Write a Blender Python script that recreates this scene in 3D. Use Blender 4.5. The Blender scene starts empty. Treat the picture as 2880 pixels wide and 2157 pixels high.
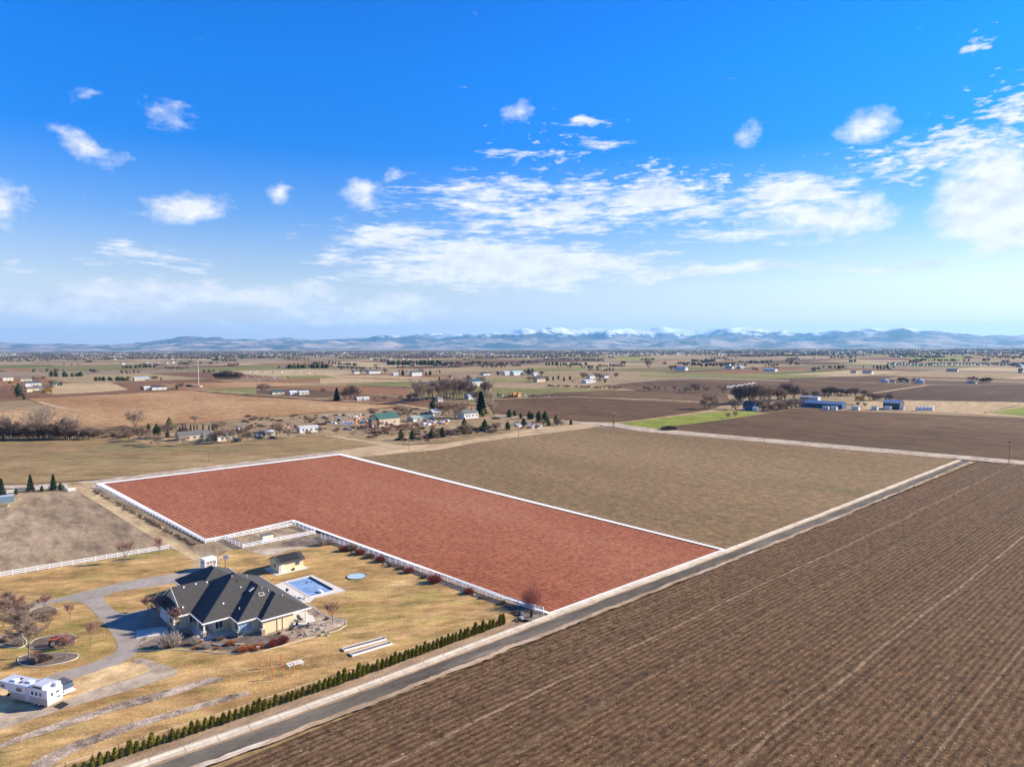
import bpy, bmesh, math, random
import numpy as np
from mathutils import Vector, Matrix
from mathutils.geometry import tessellate_polygon
R = random.Random(7)
sc = bpy.context.scene
col = sc.collection
# ---------------------------------------------------------------- camera
H, F = 55.0, 1925.0
cam = bpy.data.objects.new('camera', bpy.data.cameras.new('camera'))
cam.data.lens = F/2880*36; cam.data.sensor_width = 36; cam.data.clip_end = 120000; cam.data.clip_start = 1
CM = Matrix.Translation((0, 0, H)) @ Matrix.Rotation(math.pi/2-math.radians(3.018), 4, 'X') @ Matrix.Rotation(math.radians(-0.24), 4, 'Z')
cam.matrix_world = CM
col.objects.link(cam); sc.camera = cam
R3 = CM.to_3x3(); R3i = R3.inverted()
def G(x, y, z=0.0):                      # ground point seen at photo pixel x, y (2880 wide)
    d = R3 @ Vector(((x-1440)/F, (1078.5-y)/F, -1)); t = (z-H)/d.z
    return Vector((d.x*t, d.y*t))
def P(x, y, z=0.0): return G(x*1.30199, y*1.30199, z)
CR = {'c1':(0,1560,2.775),'c2':(400,1500,3.687),'c3':(0,1300,3.072),'c4':(500,1400,3.687),'c5':(900,1500,3.16),'c6':(400,1750,2.765),'c7':(0,1600,5.523),'c8':(0,1850,5.397),'M1':(0,940,4.424),'M2':(480,940,4.424),'M3':(900,940,4.424),'M4':(1350,940,4.424),'M5':(1800,940,4.096),'M6':(2300,900,3.814),'c9':(1700,1500,1.8746),'c10':(1900,1200,2.257)}
def C(k, a, b, z=0.0):
    x0, y0, s = CR[k]; return G(x0+a/s, y0+b/s, z)
def depth(p): return -(R3i @ (Vector((p[0], p[1], 0))-Vector((0, 0, H)))).z
def mpp(p, k=None):                      # metres per photo pixel (or per crop pixel) at ground point p
    return depth(p)/F/(CR[k][2] if k else 1)
def projx(p):
    q = R3i @ (Vector((p[0], p[1], 0))-Vector((0, 0, H))); return 1440+F*q.x/-q.z
U = Vector((0.74095, 0.67156)); N = Vector((U.y, -U.x)); O = C('c6', 0, 1110)
def S(s, t): return O+U*s+N*t
UANG = math.atan2(U.y, U.x)
# ---------------------------------------------------------------- light
SUN_EL, SUN_AZ = math.radians(27), (0.975, 0.22)
w = bpy.data.worlds.new('World'); sc.world = w; w.use_nodes = True
nt = w.node_tree; nt.nodes.clear()
def nd(nt, t, **k):
    n = nt.nodes.new(t)
    for a, v in k.items():
        if a.startswith('i_'): n.inputs[a[2:].replace('_', ' ')].default_value = v
        elif a[0] == '#': n.inputs[int(a[1:])].default_value = v
        else: setattr(n, a, v)
    return n
def mth(nt, op, a, b=None, c=None, clamp=False):
    n = nt.nodes.new('ShaderNodeMath'); n.operation = op; n.use_clamp = clamp
    for i, v in enumerate((a, b, c)):
        if v is None: continue
        if isinstance(v, (int, float)): n.inputs[i].default_value = v
        else: nt.links.new(v, n.inputs[i])
    return n.outputs[0]
def mixc(nt, f, a, b, mode='MIX'):
    n = nt.nodes.new('ShaderNodeMix'); n.data_type = 'RGBA'; n.blend_type = mode
    for s, v in ((0, f), (6, a), (7, b)):
        if hasattr(v, 'type') and not isinstance(v, (tuple, list)): nt.links.new(v, n.inputs[s])
        elif s == 0: n.inputs[0].default_value = v
        else: n.inputs[s].default_value = (*v[:3], 1)
    return n.outputs[2]
def build_world():
    L = nt.links.new
    sky = nd(nt, 'ShaderNodeTexSky', sky_type='NISHITA', sun_disc=False, sun_elevation=SUN_EL, sun_rotation=math.atan2(SUN_AZ[0], SUN_AZ[1]), altitude=800, air_density=1.15, dust_density=0.35, ozone_density=2.2)
    tc = nd(nt, 'ShaderNodeTexCoord')
    sx = nd(nt, 'ShaderNodeSeparateXYZ'); L(tc.outputs['Generated'], sx.inputs[0])
    az = mth(nt, 'ARCTAN2', sx.outputs[0], sx.outputs[1]); el = mth(nt, 'ARCSINE', sx.outputs[2])
    cv = nd(nt, 'ShaderNodeCombineXYZ'); L(az, cv.inputs[0]); L(el, cv.inputs[1])
    # domain warp so that the cloud edges billow
    wn = nd(nt, 'ShaderNodeTexNoise', i_Scale=9.0, i_Detail=5.0, i_Roughness=0.6); mp = nd(nt, 'ShaderNodeMapping'); mp.inputs['Scale'].default_value = (1, 1.9, 1)
    L(cv.outputs[0], mp.inputs[0]); L(mp.outputs[0], wn.inputs[0])
    ws = nd(nt, 'ShaderNodeVectorMath', operation='SUBTRACT'); L(wn.outputs['Color'], ws.inputs[0]); ws.inputs[1].default_value = (.5, .5, .5)
    wm = nd(nt, 'ShaderNodeVectorMath', operation='MULTIPLY'); L(ws.outputs[0], wm.inputs[0]); wm.inputs[1].default_value = (.085, .05, 0)
    wa = nd(nt, 'ShaderNodeVectorMath', operation='ADD'); L(cv.outputs[0], wa.inputs[0]); L(wm.outputs[0], wa.inputs[1])
    def azel(x, y):
        d = (R3 @ Vector(((x*1.30199-1440)/F, (1078.5-y*1.30199)/F, -1))).normalized()
        return math.atan2(d.x, d.y), math.asin(d.z)
    def blobs(lst):
        tot = None
        for (x, y, rx, ry, st, rot) in lst:
            a, e = azel(x, y); k = 1.30199/F*math.cos(a)*1.25
            m = nd(nt, 'ShaderNodeMapping', vector_type='TEXTURE'); m.inputs['Location'].default_value = (a, e, 0); m.inputs['Rotation'].default_value = (0, 0, math.radians(rot)); m.inputs['Scale'].default_value = (rx*k, ry*k, 1)
            L(wa.outputs[0], m.inputs[0])
            g = nd(nt, 'ShaderNodeTexGradient', gradient_type='SPHERICAL'); L(m.outputs[0], g.inputs[0])
            v = mth(nt, 'MULTIPLY', g.outputs['Fac'], st)
            tot = v if tot is None else mth(nt, 'MAXIMUM', tot, v)
        return tot
    puffs = blobs([(195,203,66,24,1,10),(340,247,84,38,.9,0),(190,312,100,30,1.0,-12),(250,345,66,38,1.0,0),(0,430,55,66,1.7,0),(400,447,110,42,1.5,4),(430,440,60,32,1.5,0),(310,455,60,18,1,0),(595,418,36,40,1.2,-25),
        (790,412,74,50,1.3,0),(850,375,30,30,.8,0),(1100,238,56,40,.8,10),(1625,290,54,36,1.1,0),(1855,270,86,52,1.1,0),(1040,450,200,66,.8,-20),(2125,420,105,100,2.3,0),(2205,480,110,85,2.4,0),(1780,475,210,60,1.7,0),(1900,465,90,46,1.3,0),
        (100,668,300,46,1.8,0),(60,640,200,30,1.2,0),(480,632,330,40,1.6,0),(620,655,130,50,1.5,0),(330,650,160,28,1.2,0),(850,674,130,42,1.6,0),(700,650,90,46,1.4,0),(780,690,150,22,1.3,0),(500,704,130,18,1.1,0),(1000,682,60,16,1.3,0),(1735,712,60,16,1,0),(430,300,70,40,.35,0)])
    wisps = blobs([(830,512,200,60,1.2,4),(1100,575,430,66,1.7,0),(1000,540,220,50,1.2,-8),(1200,470,420,60,1.05,6),(1050,425,290,60,1.0,0),(1400,430,280,66,1.25,-4),(1700,425,200,60,1.3,0),(1620,510,300,46,.9,0),(2080,330,300,50,.8,4),
        (300,540,140,30,1.1,-8),(330,575,170,14,1.0,-8),(1500,590,420,20,1.2,2),(1950,568,260,18,1.15,2),(120,662,260,34,1.5,0),(400,630,330,26,1.5,0),(780,680,230,30,1.5,0),(1270,275,60,12,1.0,0),(1290,312,90,16,.85,0),(1130,330,150,20,.7,0),(880,600,260,28,1,0),(50,575,60,16,.9,0),(2150,585,160,8,.8,1),(1820,543,90,8,.8,2)])
    def noise(sc_, sx_, sy_, det, rough, rot=0, vec=None, off=(0, 0)):
        m = nd(nt, 'ShaderNodeMapping'); m.inputs['Location'].default_value = (*off, 0); m.inputs['Scale'].default_value = (sx_, sy_, 1); m.inputs['Rotation'].default_value = (0, 0, rot); L((vec or cv).outputs[0], m.inputs[0])
        n = nd(nt, 'ShaderNodeTexNoise', i_Scale=sc_, i_Detail=det, i_Roughness=rough); L(m.outputs[0], n.inputs[0]); return n.outputs[0]
    n1 = noise(15, 1, 1.6, 12, .64); n1b = noise(15, 1, 1.6, 12, .64, off=(.006, -.018)); n4 = noise(46, 1, 3.0, 5, .55, .16); n2 = noise(15, 1, 4.6, 10, .62, .05); n3 = noise(40, 1, 6.5, 6, .66, .10)
    pz = mth(nt, 'MULTIPLY', mth(nt, 'SUBTRACT', mth(nt, 'ADD', puffs, mth(nt, 'MULTIPLY', n1, 2.5)), 1.74), 1.25, clamp=True)
    wz = mth(nt, 'MULTIPLY', mth(nt, 'SUBTRACT', mth(nt, 'ADD', wisps, mth(nt, 'ADD', mth(nt, 'MULTIPLY', n2, 2.3), mth(nt, 'MULTIPLY', n3, 1.2))), 2.22), 1.9, clamp=True)
    rips = blobs([(2060,325,330,90,1.25,4),(2190,240,150,110,1.1,0),(1880,330,140,60,.9,0),(1200,330,240,110,.72,0),(1450,390,280,70,1.0,-4),(1100,440,270,70,.9,0),(2115,97,74,42,1.0,0),(1500,480,330,50,.8,0)])
    rz = mth(nt, 'MULTIPLY', mth(nt, 'SUBTRACT', mth(nt, 'ADD', rips, mth(nt, 'MULTIPLY', n4, 2.6)), 2.02), 1.9, clamp=True)
    # the rest of the sky carries the same sort of thin cloud, everywhere outside the described ones
    out = mth(nt, 'GREATER_THAN', mth(nt, 'ABSOLUTE', az), .8)
    oz = mth(nt, 'MULTIPLY', out, mth(nt, 'MULTIPLY', mth(nt, 'SUBTRACT', n1, .56), 4, clamp=True))
    dens = mth(nt, 'MAXIMUM', mth(nt, 'MAXIMUM', mth(nt, 'MAXIMUM', mth(nt, 'POWER', pz, 1.15), rz), mth(nt, 'POWER', wz, 1.1)), oz)
    dens = mth(nt, 'MULTIPLY', dens, .96)
    # pale air towards the horizon
    gr = nd(nt, 'ShaderNodeValToRGB'); L(mth(nt, 'DIVIDE', el, 1.0, clamp=True), gr.inputs[0]); e = gr.color_ramp.elements
    G_ = [(.3,(1.15,1.12,1.8)),(2,(1.24,1.11,1.47)),(4.7,(1.38,1.20,1.26)),(7.1,(1.14,1.10,1.32)),(10.5,(.56,.92,1.50)),(15.4,(.04,.74,1.75)),(21.3,(.0,.82,2.0)),(27,(.0,.78,2.0)),(50,(.05,.50,1.15))]
    while len(e) < len(G_): e.new(.5)
    for i, (a_, c_) in enumerate(G_): e[i].position = math.radians(a_)/1.0; e[i].color = (*[x/2 for x in c_], 1)
    vm = nd(nt, 'ShaderNodeVectorMath', operation='MULTIPLY'); L(sky.outputs[0], vm.inputs[0]); L(gr.outputs[0], vm.inputs[1])
    vs_ = nd(nt, 'ShaderNodeVectorMath', operation='SCALE'); L(vm.outputs[0], vs_.inputs[0]); vs_.inputs['Scale'].default_value = 2.0
    base = vs_.outputs[0]
    shd = mth(nt, 'MULTIPLY_ADD', mth(nt, 'SUBTRACT', n1, n1b), 3.5, .72, clamp=True)
    ccol = mixc(nt, shd, (5.8, 6.3, 7.3), (8.6, 8.6, 8.7))
    c = mixc(nt, dens, base, ccol)
    bg = nd(nt, 'ShaderNodeBackground', i_Strength=0.062); L(c, bg.inputs[0])
    o = nd(nt, 'ShaderNodeOutputWorld'); L(bg.outputs[0], o.inputs[0])
build_world()
sun = bpy.data.objects.new('sun', bpy.data.lights.new('sun', 'SUN')); sun.data.energy = 5.0; sun.data.angle = math.radians(.5); sun.data.color = (1, .885, .72)
sd = Vector((SUN_AZ[0]*math.cos(SUN_EL), SUN_AZ[1]*math.cos(SUN_EL), math.sin(SUN_EL)))
sun.rotation_euler = sd.to_track_quat('Z', 'Y').to_euler(); col.objects.link(sun)
sc.view_settings.view_transform = 'Standard'; sc.view_settings.look = 'None'; sc.view_settings.gamma = 1; sc.view_settings.exposure = 1.0
sc.cycles.max_bounces = 5; sc.cycles.diffuse_bounces = 2; sc.cycles.volume_bounces = 1; sc.cycles.transparent_max_bounces = 6
# ---------------------------------------------------------------- materials
MATS = {}
def newmat(name):
    m = bpy.data.materials.new(name); m.use_nodes = True; m.node_tree.nodes.clear(); return m
def finish(m, colr, rough=.85, bump=None, metal=0, spec=.3):
    t = m.node_tree; b = nd(t, 'ShaderNodeBsdfPrincipled'); b.inputs['Roughness'].default_value = rough; b.inputs['Metallic'].default_value = metal
    b.inputs['Specular IOR Level'].default_value = spec
    if isinstance(colr, (tuple, list)): b.inputs['Base Color'].default_value = (*colr[:3], 1)
    else: t.links.new(colr, b.inputs['Base Color'])
    if bump is not None:
        h, st, di = bump; bn = nd(t, 'ShaderNodeBump', i_Strength=st, i_Distance=di); t.links.new(h, bn.inputs['Height']); t.links.new(bn.outputs[0], b.inputs['Normal'])
    o = nd(t, 'ShaderNodeOutputMaterial'); t.links.new(b.outputs[0], o.inputs[0]); return m
def plain(name, c, rough=.7, var=.18, scale=3.0, metal=0, spec=.3, bump=.0):
    if name in MATS: return MATS[name]
    m = newmat(name); t = m.node_tree
    tc = nd(t, 'ShaderNodeTexCoord'); n = nd(t, 'ShaderNodeTexNoise', i_Scale=scale, i_Detail=5.0, i_Roughness=.6); t.links.new(tc.outputs['Object'], n.inputs[0])
    a = tuple(x*(1-var) for x in c); b = tuple(min(1, x*(1+var)) for x in c)
    cc = mixc(t, n.outputs[0], a, b)
    MATS[name] = finish(m, cc, rough, (n.outputs[0], bump, .05) if bump else None, metal, spec); return MATS[name]
def ground(name, ramp, big=.02, mid=.2, fine=1.5, stretch=1.0, ang=0.0, rows=None, wts=(.45, .3, .25), bump=(.6, .15), gain=2.6, patch=None, speck=None, rough=.95, tracks=None, grain=.34, gs_=.16, gst=3):
    """mottled soil or turf: three noises into a ramp, optional crop rows (spacing, depth), patches of a second colour, bright specks"""
    if name in MATS: return MATS[name]
    m = newmat(name); t = m.node_tree; L = t.links.new
    ge = nd(t, 'ShaderNodeNewGeometry'); mp = nd(t, 'ShaderNodeMapping'); mp.inputs['Rotation'].default_value = (0, 0, -ang); L(ge.outputs['Position'], mp.inputs[0])
    st = nd(t, 'ShaderNodeMapping'); st.inputs['Scale'].default_value = (1/stretch, 1, 1); L(mp.outputs[0], st.inputs[0])
    def nz(sc_, v, det=4.0, ro=.6):
        n = nd(t, 'ShaderNodeTexNoise', i_Scale=sc_, i_Detail=det, i_Roughness=ro); L(v.outputs[0], n.inputs[0]); return n.outputs[0]
    a, b, c = nz(big, st), nz(mid, st), nz(fine, mp, 6.0, .7)
    v = mth(t, 'ADD', mth(t, 'ADD', mth(t, 'MULTIPLY', a, wts[0]), mth(t, 'MULTIPLY', b, wts[1])), mth(t, 'MULTIPLY', c, wts[2]))
    v = mth(t, 'MULTIPLY_ADD', mth(t, 'SUBTRACT', v, .5), gain, .5, clamp=True)
    r = nd(t, 'ShaderNodeValToRGB'); L(v, r.inputs[0]); e = r.color_ramp.elements
    while len(e) < len(ramp): e.new(.5)
    for i, (p, cc) in enumerate(ramp): e[i].position = p; e[i].color = (cc[0]*.93, cc[1]*.85, cc[2]*.70, 1)
    colr = r.outputs[0]; hgt = c
    if patch:
        for (pc, ps, th, gain, pst) in patch:
            pm = nd(t, 'ShaderNodeMapping'); pm.inputs['Scale'].default_value = (1/pst, 1, 1); pm.inputs['Location'].default_value = (31.7*ps, 77.1, 5); L(mp.outputs[0], pm.inputs[0])
            f = mth(t, 'MULTIPLY', mth(t, 'SUBTRACT', nz(ps, pm, 6.0, .65), th), gain, clamp=True); colr = mixc(t, f, colr, pc)
    if rows or tracks:
        sx = nd(t, 'ShaderNodeSeparateXYZ'); L(mp.outputs[0], sx.inputs[0])
    if rows:
        sp, dp = rows
        ph = mth(t, 'ADD', mth(t, 'MULTIPLY', sx.outputs[1], 2*math.pi/sp), mth(t, 'MULTIPLY', nz(.02, mp), 5.0))
        sn = mth(t, 'MULTIPLY_ADD', mth(t, 'SINE', ph), .5, .5)
        am = mth(t, 'MULTIPLY', mth(t, 'MULTIPLY', sn, dp), mth(t, 'MULTIPLY_ADD', a, 1.6, -.15, clamp=True))
        colr = mixc(t, am, colr, (.02, .014, .01)); hgt = mth(t, 'ADD', hgt, mth(t, 'MULTIPLY', mth(t, 'SUBTRACT', 1.0, sn), .55*dp))
    if tracks:
        for (sp, wd, cc, amt) in tracks:
            ph = mth(t, 'ABSOLUTE', mth(t, 'SUBTRACT', mth(t, 'FRACT', mth(t, 'ADD', mth(t, 'DIVIDE', sx.outputs[1], sp), mth(t, 'MULTIPLY', nz(.03, mp), .10))), .5))
            f = mth(t, 'MULTIPLY', mth(t, 'LESS_THAN', ph, wd/sp), mth(t, 'MULTIPLY', mth(t, 'MULTIPLY_ADD', nz(.15, mp, 5.0, .7), 2.2, -.5, clamp=True), amt)); colr = mixc(t, f, colr, cc)
    if speck:
        for (cc, s_, th, g_) in speck:
            f = mth(t, 'MULTIPLY', mth(t, 'SUBTRACT', nz(s_, mp, 3.0, .6), th), g_, clamp=True); colr = mixc(t, f, colr, cc)
    gs = nd(t, 'ShaderNodeMapping'); gs.inputs['Scale'].default_value = (1/min(stretch, gst), 1, 1); L(mp.outputs[0], gs.inputs[0])
    gn = mth(t, 'MULTIPLY_ADD', mth(t, 'SUBTRACT', nz(gs_, gs, 9.0, .86), .5), 4.2, .5, clamp=True)
    colr = mixc(t, gn, mixc(t, 1.0, colr, (1-grain*1.1, 1-grain*1.15, 1-grain*1.2), 'MULTIPLY'), mixc(t, 1.0, colr, (1+grain, 1+grain*.95, 1+grain*.9), 'MULTIPLY'))
    MATS[name] = finish(m, colr, rough, (hgt, bump[0], bump[1]), spec=.1); return MATS[name]
VANG = UANG+math.pi/2
m_base = ground('dry_grass_plain', [(.2, (.20,.15,.10)), (.5, (.32,.25,.16)), (.8, (.42,.34,.23))], .004, .03, .6, patch=[((.14,.14,.06), .008, .58, 8, 1)])
m_far = [ground('far_crop_%s' % n, [(.2, tuple(x*.8 for x in c)), (.5, c), (.8, tuple(x*1.2 for x in c))], .002, .012, .2, 4, a) for n, c, a in
    [('tan', (.34,.27,.18), UANG), ('pale', (.46,.38,.26), VANG), ('brown', (.19,.11,.07), VANG), ('sienna', (.27,.15,.09), VANG), ('olive', (.20,.19,.09), UANG), ('green', (.13,.17,.05), UANG), ('umber', (.13,.085,.06), UANG), ('grey', (.26,.22,.17), UANG)]]
m_red = ground('red_tinted_soil', [(.1, (.26,.090,.056)), (.5, (.42,.162,.104)), (.9, (.57,.265,.18))], .018, .25, 1.3, 3, VANG, rows=(1.30, .66), grain=.40, gs_=.6, gst=1, wts=(.55, .10, .35), bump=(.6, .12), speck=[((.55,.27,.18), 2.2, .66, 6)])  # red parcel overlay tint put into the tilled soil's colour
m_fallow = ground('olive_stubble_field', [(.15, (.18,.130,.075)), (.5, (.285,.212,.13)), (.85, (.40,.305,.195))], .014, .25, 1.2, 8, VANG, rows=(1.30, .55), grain=.42, gs_=.4, gst=1.3, wts=(.45, .12, .43), bump=(.6, .12), patch=[((.15,.145,.055), .04, .60, 5, 5), ((.33,.23,.13), .03, .62, 5, 3)])
m_fallow2 = ground('left_stubble_field', [(.15, (.20,.15,.085)), (.5, (.30,.225,.13)), (.85, (.40,.31,.19))], .012, .06, .8, 2.5, 0.0, wts=(.55, .25, .2), patch=[((.20,.19,.08), .03, .55, 6, 4)])
m_plow = ground('dark_plowed_soil', [(.05, (.050,.032,.018)), (.35, (.153,.096,.058)), (.62, (.216,.141,.090)), (.95, (.36,.26,.175))], .02, .45, 1.7, 9, UANG, rows=(1.15, .58), grain=.58, gs_=.9, gst=1.4, gain=2.3, wts=(.12, .12, .76), bump=(1.0, .30), patch=[((.24,.165,.105), .03, .54, 3, 12), ((.10,.070,.045), .02, .60, 1.6, 8), ((.12,.105,.05), .9, .62, 6, 1)],
    speck=[((.030,.020,.014), 1.7, .575, 8), ((.52,.40,.27), 2.4, .65, 12)], tracks=[(31, .30, (.30,.21,.135), 1.0), (12.5, .22, (.06,.042,.03), .8), (19.3, .16, (.26,.185,.12), .7)])
m_brown = ground('brown_tilled_field', [(.15, (.085,.053,.032)), (.5, (.142,.090,.056)), (.85, (.22,.145,.095))], .006, .05, .5, 5, VANG, rows=(5, .18), grain=.42, wts=(.5, .3, .2), patch=[((.11,.09,.045), .012, .58, 5, 4)])
m_brown2 = ground('umber_tilled_field', [(.15, (.070,.045,.032)), (.5, (.110,.072,.049)), (.85, (.175,.118,.082))], .006, .03, .5, 4, UANG, wts=(.6, .25, .15))
m_orange = ground('orange_tilled_field', [(.15, (.28,.155,.080)), (.5, (.40,.255,.145)), (.85, (.52,.38,.24))], .008, .03, .4, 2, VANG, rows=(9, .12), wts=(.6, .25, .15))
m_green = ground('young_green_crop', [(.15, (.14,.19,.035)), (.5, (.24,.29,.06)), (.85, (.34,.36,.11))], .01, .06, 1, 2, VANG)
m_olive = ground('thin_green_crop', [(.15, (.15,.16,.06)), (.5, (.22,.225,.095)), (.85, (.32,.29,.14))], .008, .05, 1, 2, VANG)
m_pale = ground('pale_stubble', [(.15, (.34,.26,.17)), (.5, (.46,.36,.24)), (.85, (.56,.46,.33))], .01, .05, 1, 2, UANG)
m_weeds = ground('weedy_waste_ground', [(.15, (.17,.125,.085)), (.5, (.33,.255,.17)), (.85, (.47,.38,.27))], .02, .15, .9, 1, 0, wts=(.3, .35, .35), patch=[((.10,.075,.05), .12, .58, 6, 2), ((.18,.17,.06), .05, .62, 5, 1)])
m_lawn = ground('winter_lawn', [(.08, (.24,.165,.068)), (.4, (.42,.285,.138)), (.65, (.53,.375,.20)), (.92, (.65,.50,.32))], .05, .35, 2.2, 2.2, UANG-.5, wts=(.30, .30, .40), bump=(.9, .14), grain=.46,
    patch=[((.17,.17,.035), .075, .56, 5, 2.0), ((.28,.25,.06), .22, .55, 4, 2), ((.10,.085,.03), .55, .64, 9, 2.5), ((.20,.22,.05), .045, .55, 6, 1.5)])
m_pasture = ground('grey_worn_pasture', [(.15, (.20,.165,.135)), (.5, (.335,.272,.212)), (.85, (.46,.385,.305))], .03, .25, 1.6, 3, -.9, grain=.38, wts=(.38, .34, .28), bump=(.7, .12), patch=[((.42,.31,.17), .05, .55, 6, 2.5), ((.17,.135,.12), .16, .60, 7, 3), ((.24,.23,.08), .045, .64, 6, 1)])
m_gravel = ground('pale_gravel', [(.15, (.32,.275,.25)), (.5, (.46,.405,.37)), (.85, (.58,.53,.50))], .04, .4, 3, 1, 0, bump=(.6, .06))
m_sand = ground('cream_sand_gravel', [(.15, (.52,.39,.23)), (.5, (.66,.51,.32)), (.85, (.74,.60,.41))], .08, .6, 4, 1, 0, bump=(.5, .04))
m_drive = ground('worn_gravel_drive', [(.15, (.36,.285,.19)), (.5, (.50,.405,.275)), (.85, (.58,.485,.35))], .04, .3, 2.5, 3, VANG, bump=(.4, .05), patch=[((.28,.22,.16), .25, .6, 6, 5)])
m_dirtroad = ground('light_dirt_road', [(.15, (.40,.30,.20)), (.5, (.52,.41,.285)), (.85, (.60,.49,.36))], .03, .3, 2, 5, UANG, tracks=[(4.4, .5, (.34,.27,.21), .8)])
m_rgrav = ground('pinkish_rock_mulch', [(.12, (.21,.175,.16)), (.5, (.39,.335,.31)), (.85, (.58,.51,.48))], .1, .8, 4, 1, 0, wts=(.2, .3, .5), bump=(1, .12), grain=.6, speck=[((.70,.66,.64), 2.3, .60, 10), ((.14,.11,.09), 1.3, .64, 8)])
m_bark = ground('dark_bark_mulch', [(.12, (.10,.08,.075)), (.5, (.18,.155,.155)), (.85, (.28,.25,.26))], .1, .8, 4, 1, 0, bump=(.9, .1))
m_verge = ground('stony_verge', [(.12, (.23,.17,.13)), (.5, (.36,.28,.22)), (.85, (.50,.41,.34))], .1, .6, 3, 2.5, UANG, wts=(.25, .3, .45), bump=(.8, .12), patch=[((.34,.22,.15), .3, .55, 6, 2)])
m_shoulder = ground('chalky_shoulder', [(.12, (.28,.21,.155)), (.5, (.42,.33,.26)), (.85, (.56,.48,.41))], .1, .5, 2.5, 2.5, UANG, wts=(.3, .35, .35), bump=(.6, .08), patch=[((.70,.65,.58), .16, .56, 6, 3)])
m_asph = ground('worn_dark_asphalt', [(.12, (.10,.092,.088)), (.5, (.145,.136,.130)), (.85, (.20,.19,.185))], .08, .5, 4, 6, UANG, bump=(.3, .03), patch=[((.36,.29,.22), .12, .64, 6, 6), ((.10,.088,.08), .1, .6, 5, 8)])
m_asph2 = ground('grey_driveway_asphalt', [(.12, (.28,.265,.275)), (.5, (.36,.34,.355)), (.85, (.43,.41,.43))], .1, .5, 3, 1, 0, bump=(.3, .03), grain=.15, patch=[((.17,.165,.16), .35, .66, 9, 1)])
m_slab = plain('pale_concrete', (.62,.58,.52), .8, .12, 2, bump=.2)
m_ditch = ground('ditch_concrete', [(.12, (.45,.40,.37)), (.5, (.58,.55,.53)), (.85, (.68,.66,.65))], .2, .8, 4, 1, 0, bump=(.3, .03), grain=.12, patch=[((.42,.33,.26), .5, .66, 6, 1)])
m_white = plain('white_vinyl', (.84,.84,.83), .45, .03, .5)
m_outline = plain('white_line', (.93,.93,.92), .8, .02, .3)
m_cream = plain('cream_stucco', (.70,.575,.345), .85, .05, 1.2, bump=.1)
m_trim = plain('cream_trim', (.76,.68,.52), .6, .05)
m_wtrim = plain('white_trim', (.80,.80,.78), .5, .04)
def shingle(name, c):
    m = newmat(name); t = m.node_tree; ge = nd(t, 'ShaderNodeNewGeometry')
    n = nd(t, 'ShaderNodeTexNoise', i_Scale=1.2, i_Detail=8.0, i_Roughness=.75); t.links.new(ge.outputs['Position'], n.inputs[0])
    n2 = nd(t, 'ShaderNodeTexVoronoi', i_Scale=3.2); t.links.new(ge.outputs['Position'], n2.inputs[0])
    sx = nd(t, 'ShaderNodeSeparateXYZ'); t.links.new(ge.outputs['Position'], sx.inputs[0])
    cr = mth(t, 'FRACT', mth(t, 'MULTIPLY', sx.outputs[2], 9.0))
    v = mth(t, 'ADD', mth(t, 'MULTIPLY', n.outputs[0], .6), mth(t, 'MULTIPLY', n2.outputs['Color'], .4))
    cc = mixc(t, v, tuple(x*.55 for x in c), tuple(x*1.5 for x in c))
    return finish(m, cc, .75, (mth(t, 'ADD', cr, n.outputs[0]), .35, .03), spec=.35)
m_shin = shingle('charcoal_shingle', (.056,.053,.050))
m_shin2 = shingle('grey_shingle', (.13,.125,.12))
m_rooft = [m_shin2, shingle('brown_shingle', (.16,.12,.09)), shingle('slate_shingle', (.08,.085,.095))]
m_glass = plain('window_glass', (.05,.07,.10), .12, .1, 1, spec=.8)
m_glass2 = plain('blue_window_glass', (.22,.34,.44), .15, .2, 1, spec=.8)
m_dark = plain('dark_metal', (.03,.03,.032), .5, .2)
m_tyre = plain('black_rubber', (.02,.02,.02), .8, .2)
m_stone = plain('ledge_stone', (.34,.26,.20), .9, .45, 4, bump=.6)
m_rock = plain('pale_rock', (.42,.38,.33), .9, .3, 2, bump=.6)
m_rockd = plain('dark_rock', (.10,.11,.125), .8, .4, 2, bump=.6)
m_wood = plain('weathered_board', (.50,.43,.35), .85, .2, 2)
m_fwood = plain('pale_top_rail', (.55,.44,.31), .85, .15, 2)
m_postb = plain('dark_wood_post', (.10,.065,.04), .9, .3, 3)
m_pole = plain('utility_pole_wood', (.17,.12,.085), .9, .2, 1)
m_opost = plain('orange_cedar_post', (.50,.20,.06), .8, .2, 2)
m_orange_p = plain('orange_tractor_paint', (.62,.10,.02), .45, .2, 2)
m_cream_p = plain('cream_wheel_paint', (.74,.62,.36), .5, .1)
m_silver = plain('silver_siding', (.62,.62,.64), .35, .08, 1, .2)
m_beige = plain('beige_lower_panel', (.46,.37,.30), .5, .12, .6)
m_whitep = plain('white_vehicle_paint', (.74,.75,.77), .35, .05)
m_blue = plain('blue_wall', (.035,.10,.18), .7, .2)
m_teal = plain('teal_metal', (.035,.11,.115), .5, .15)
m_tan = plain('tan_metal_wall', (.52,.44,.31), .7, .1)
m_greenroof = plain('green_metal_roof', (.060,.135,.105), .45, .12, .5)
m_bluemetal = plain('pale_blue_metal_roof', (.40,.47,.52), .4, .1, .4)
m_wmetal = plain('white_metal_roof', (.78,.80,.81), .4, .06, .4)
m_brick = plain('red_brick', (.42,.13,.07), .9, .2, 3)
m_rust = plain('orange_silo_metal', (.55,.23,.08), .6, .2, 1)
m_pool = ground('pool_cover_blue', [(.15, (.13,.26,.62)), (.5, (.24,.42,.82)), (.85, (.45,.62,.98))], .25, .9, 3, 1, 0, rough=.35, bump=(.2, .03), grain=.12, patch=[((.52,.62,.80), .3, .60, 3, 1)])
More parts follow.
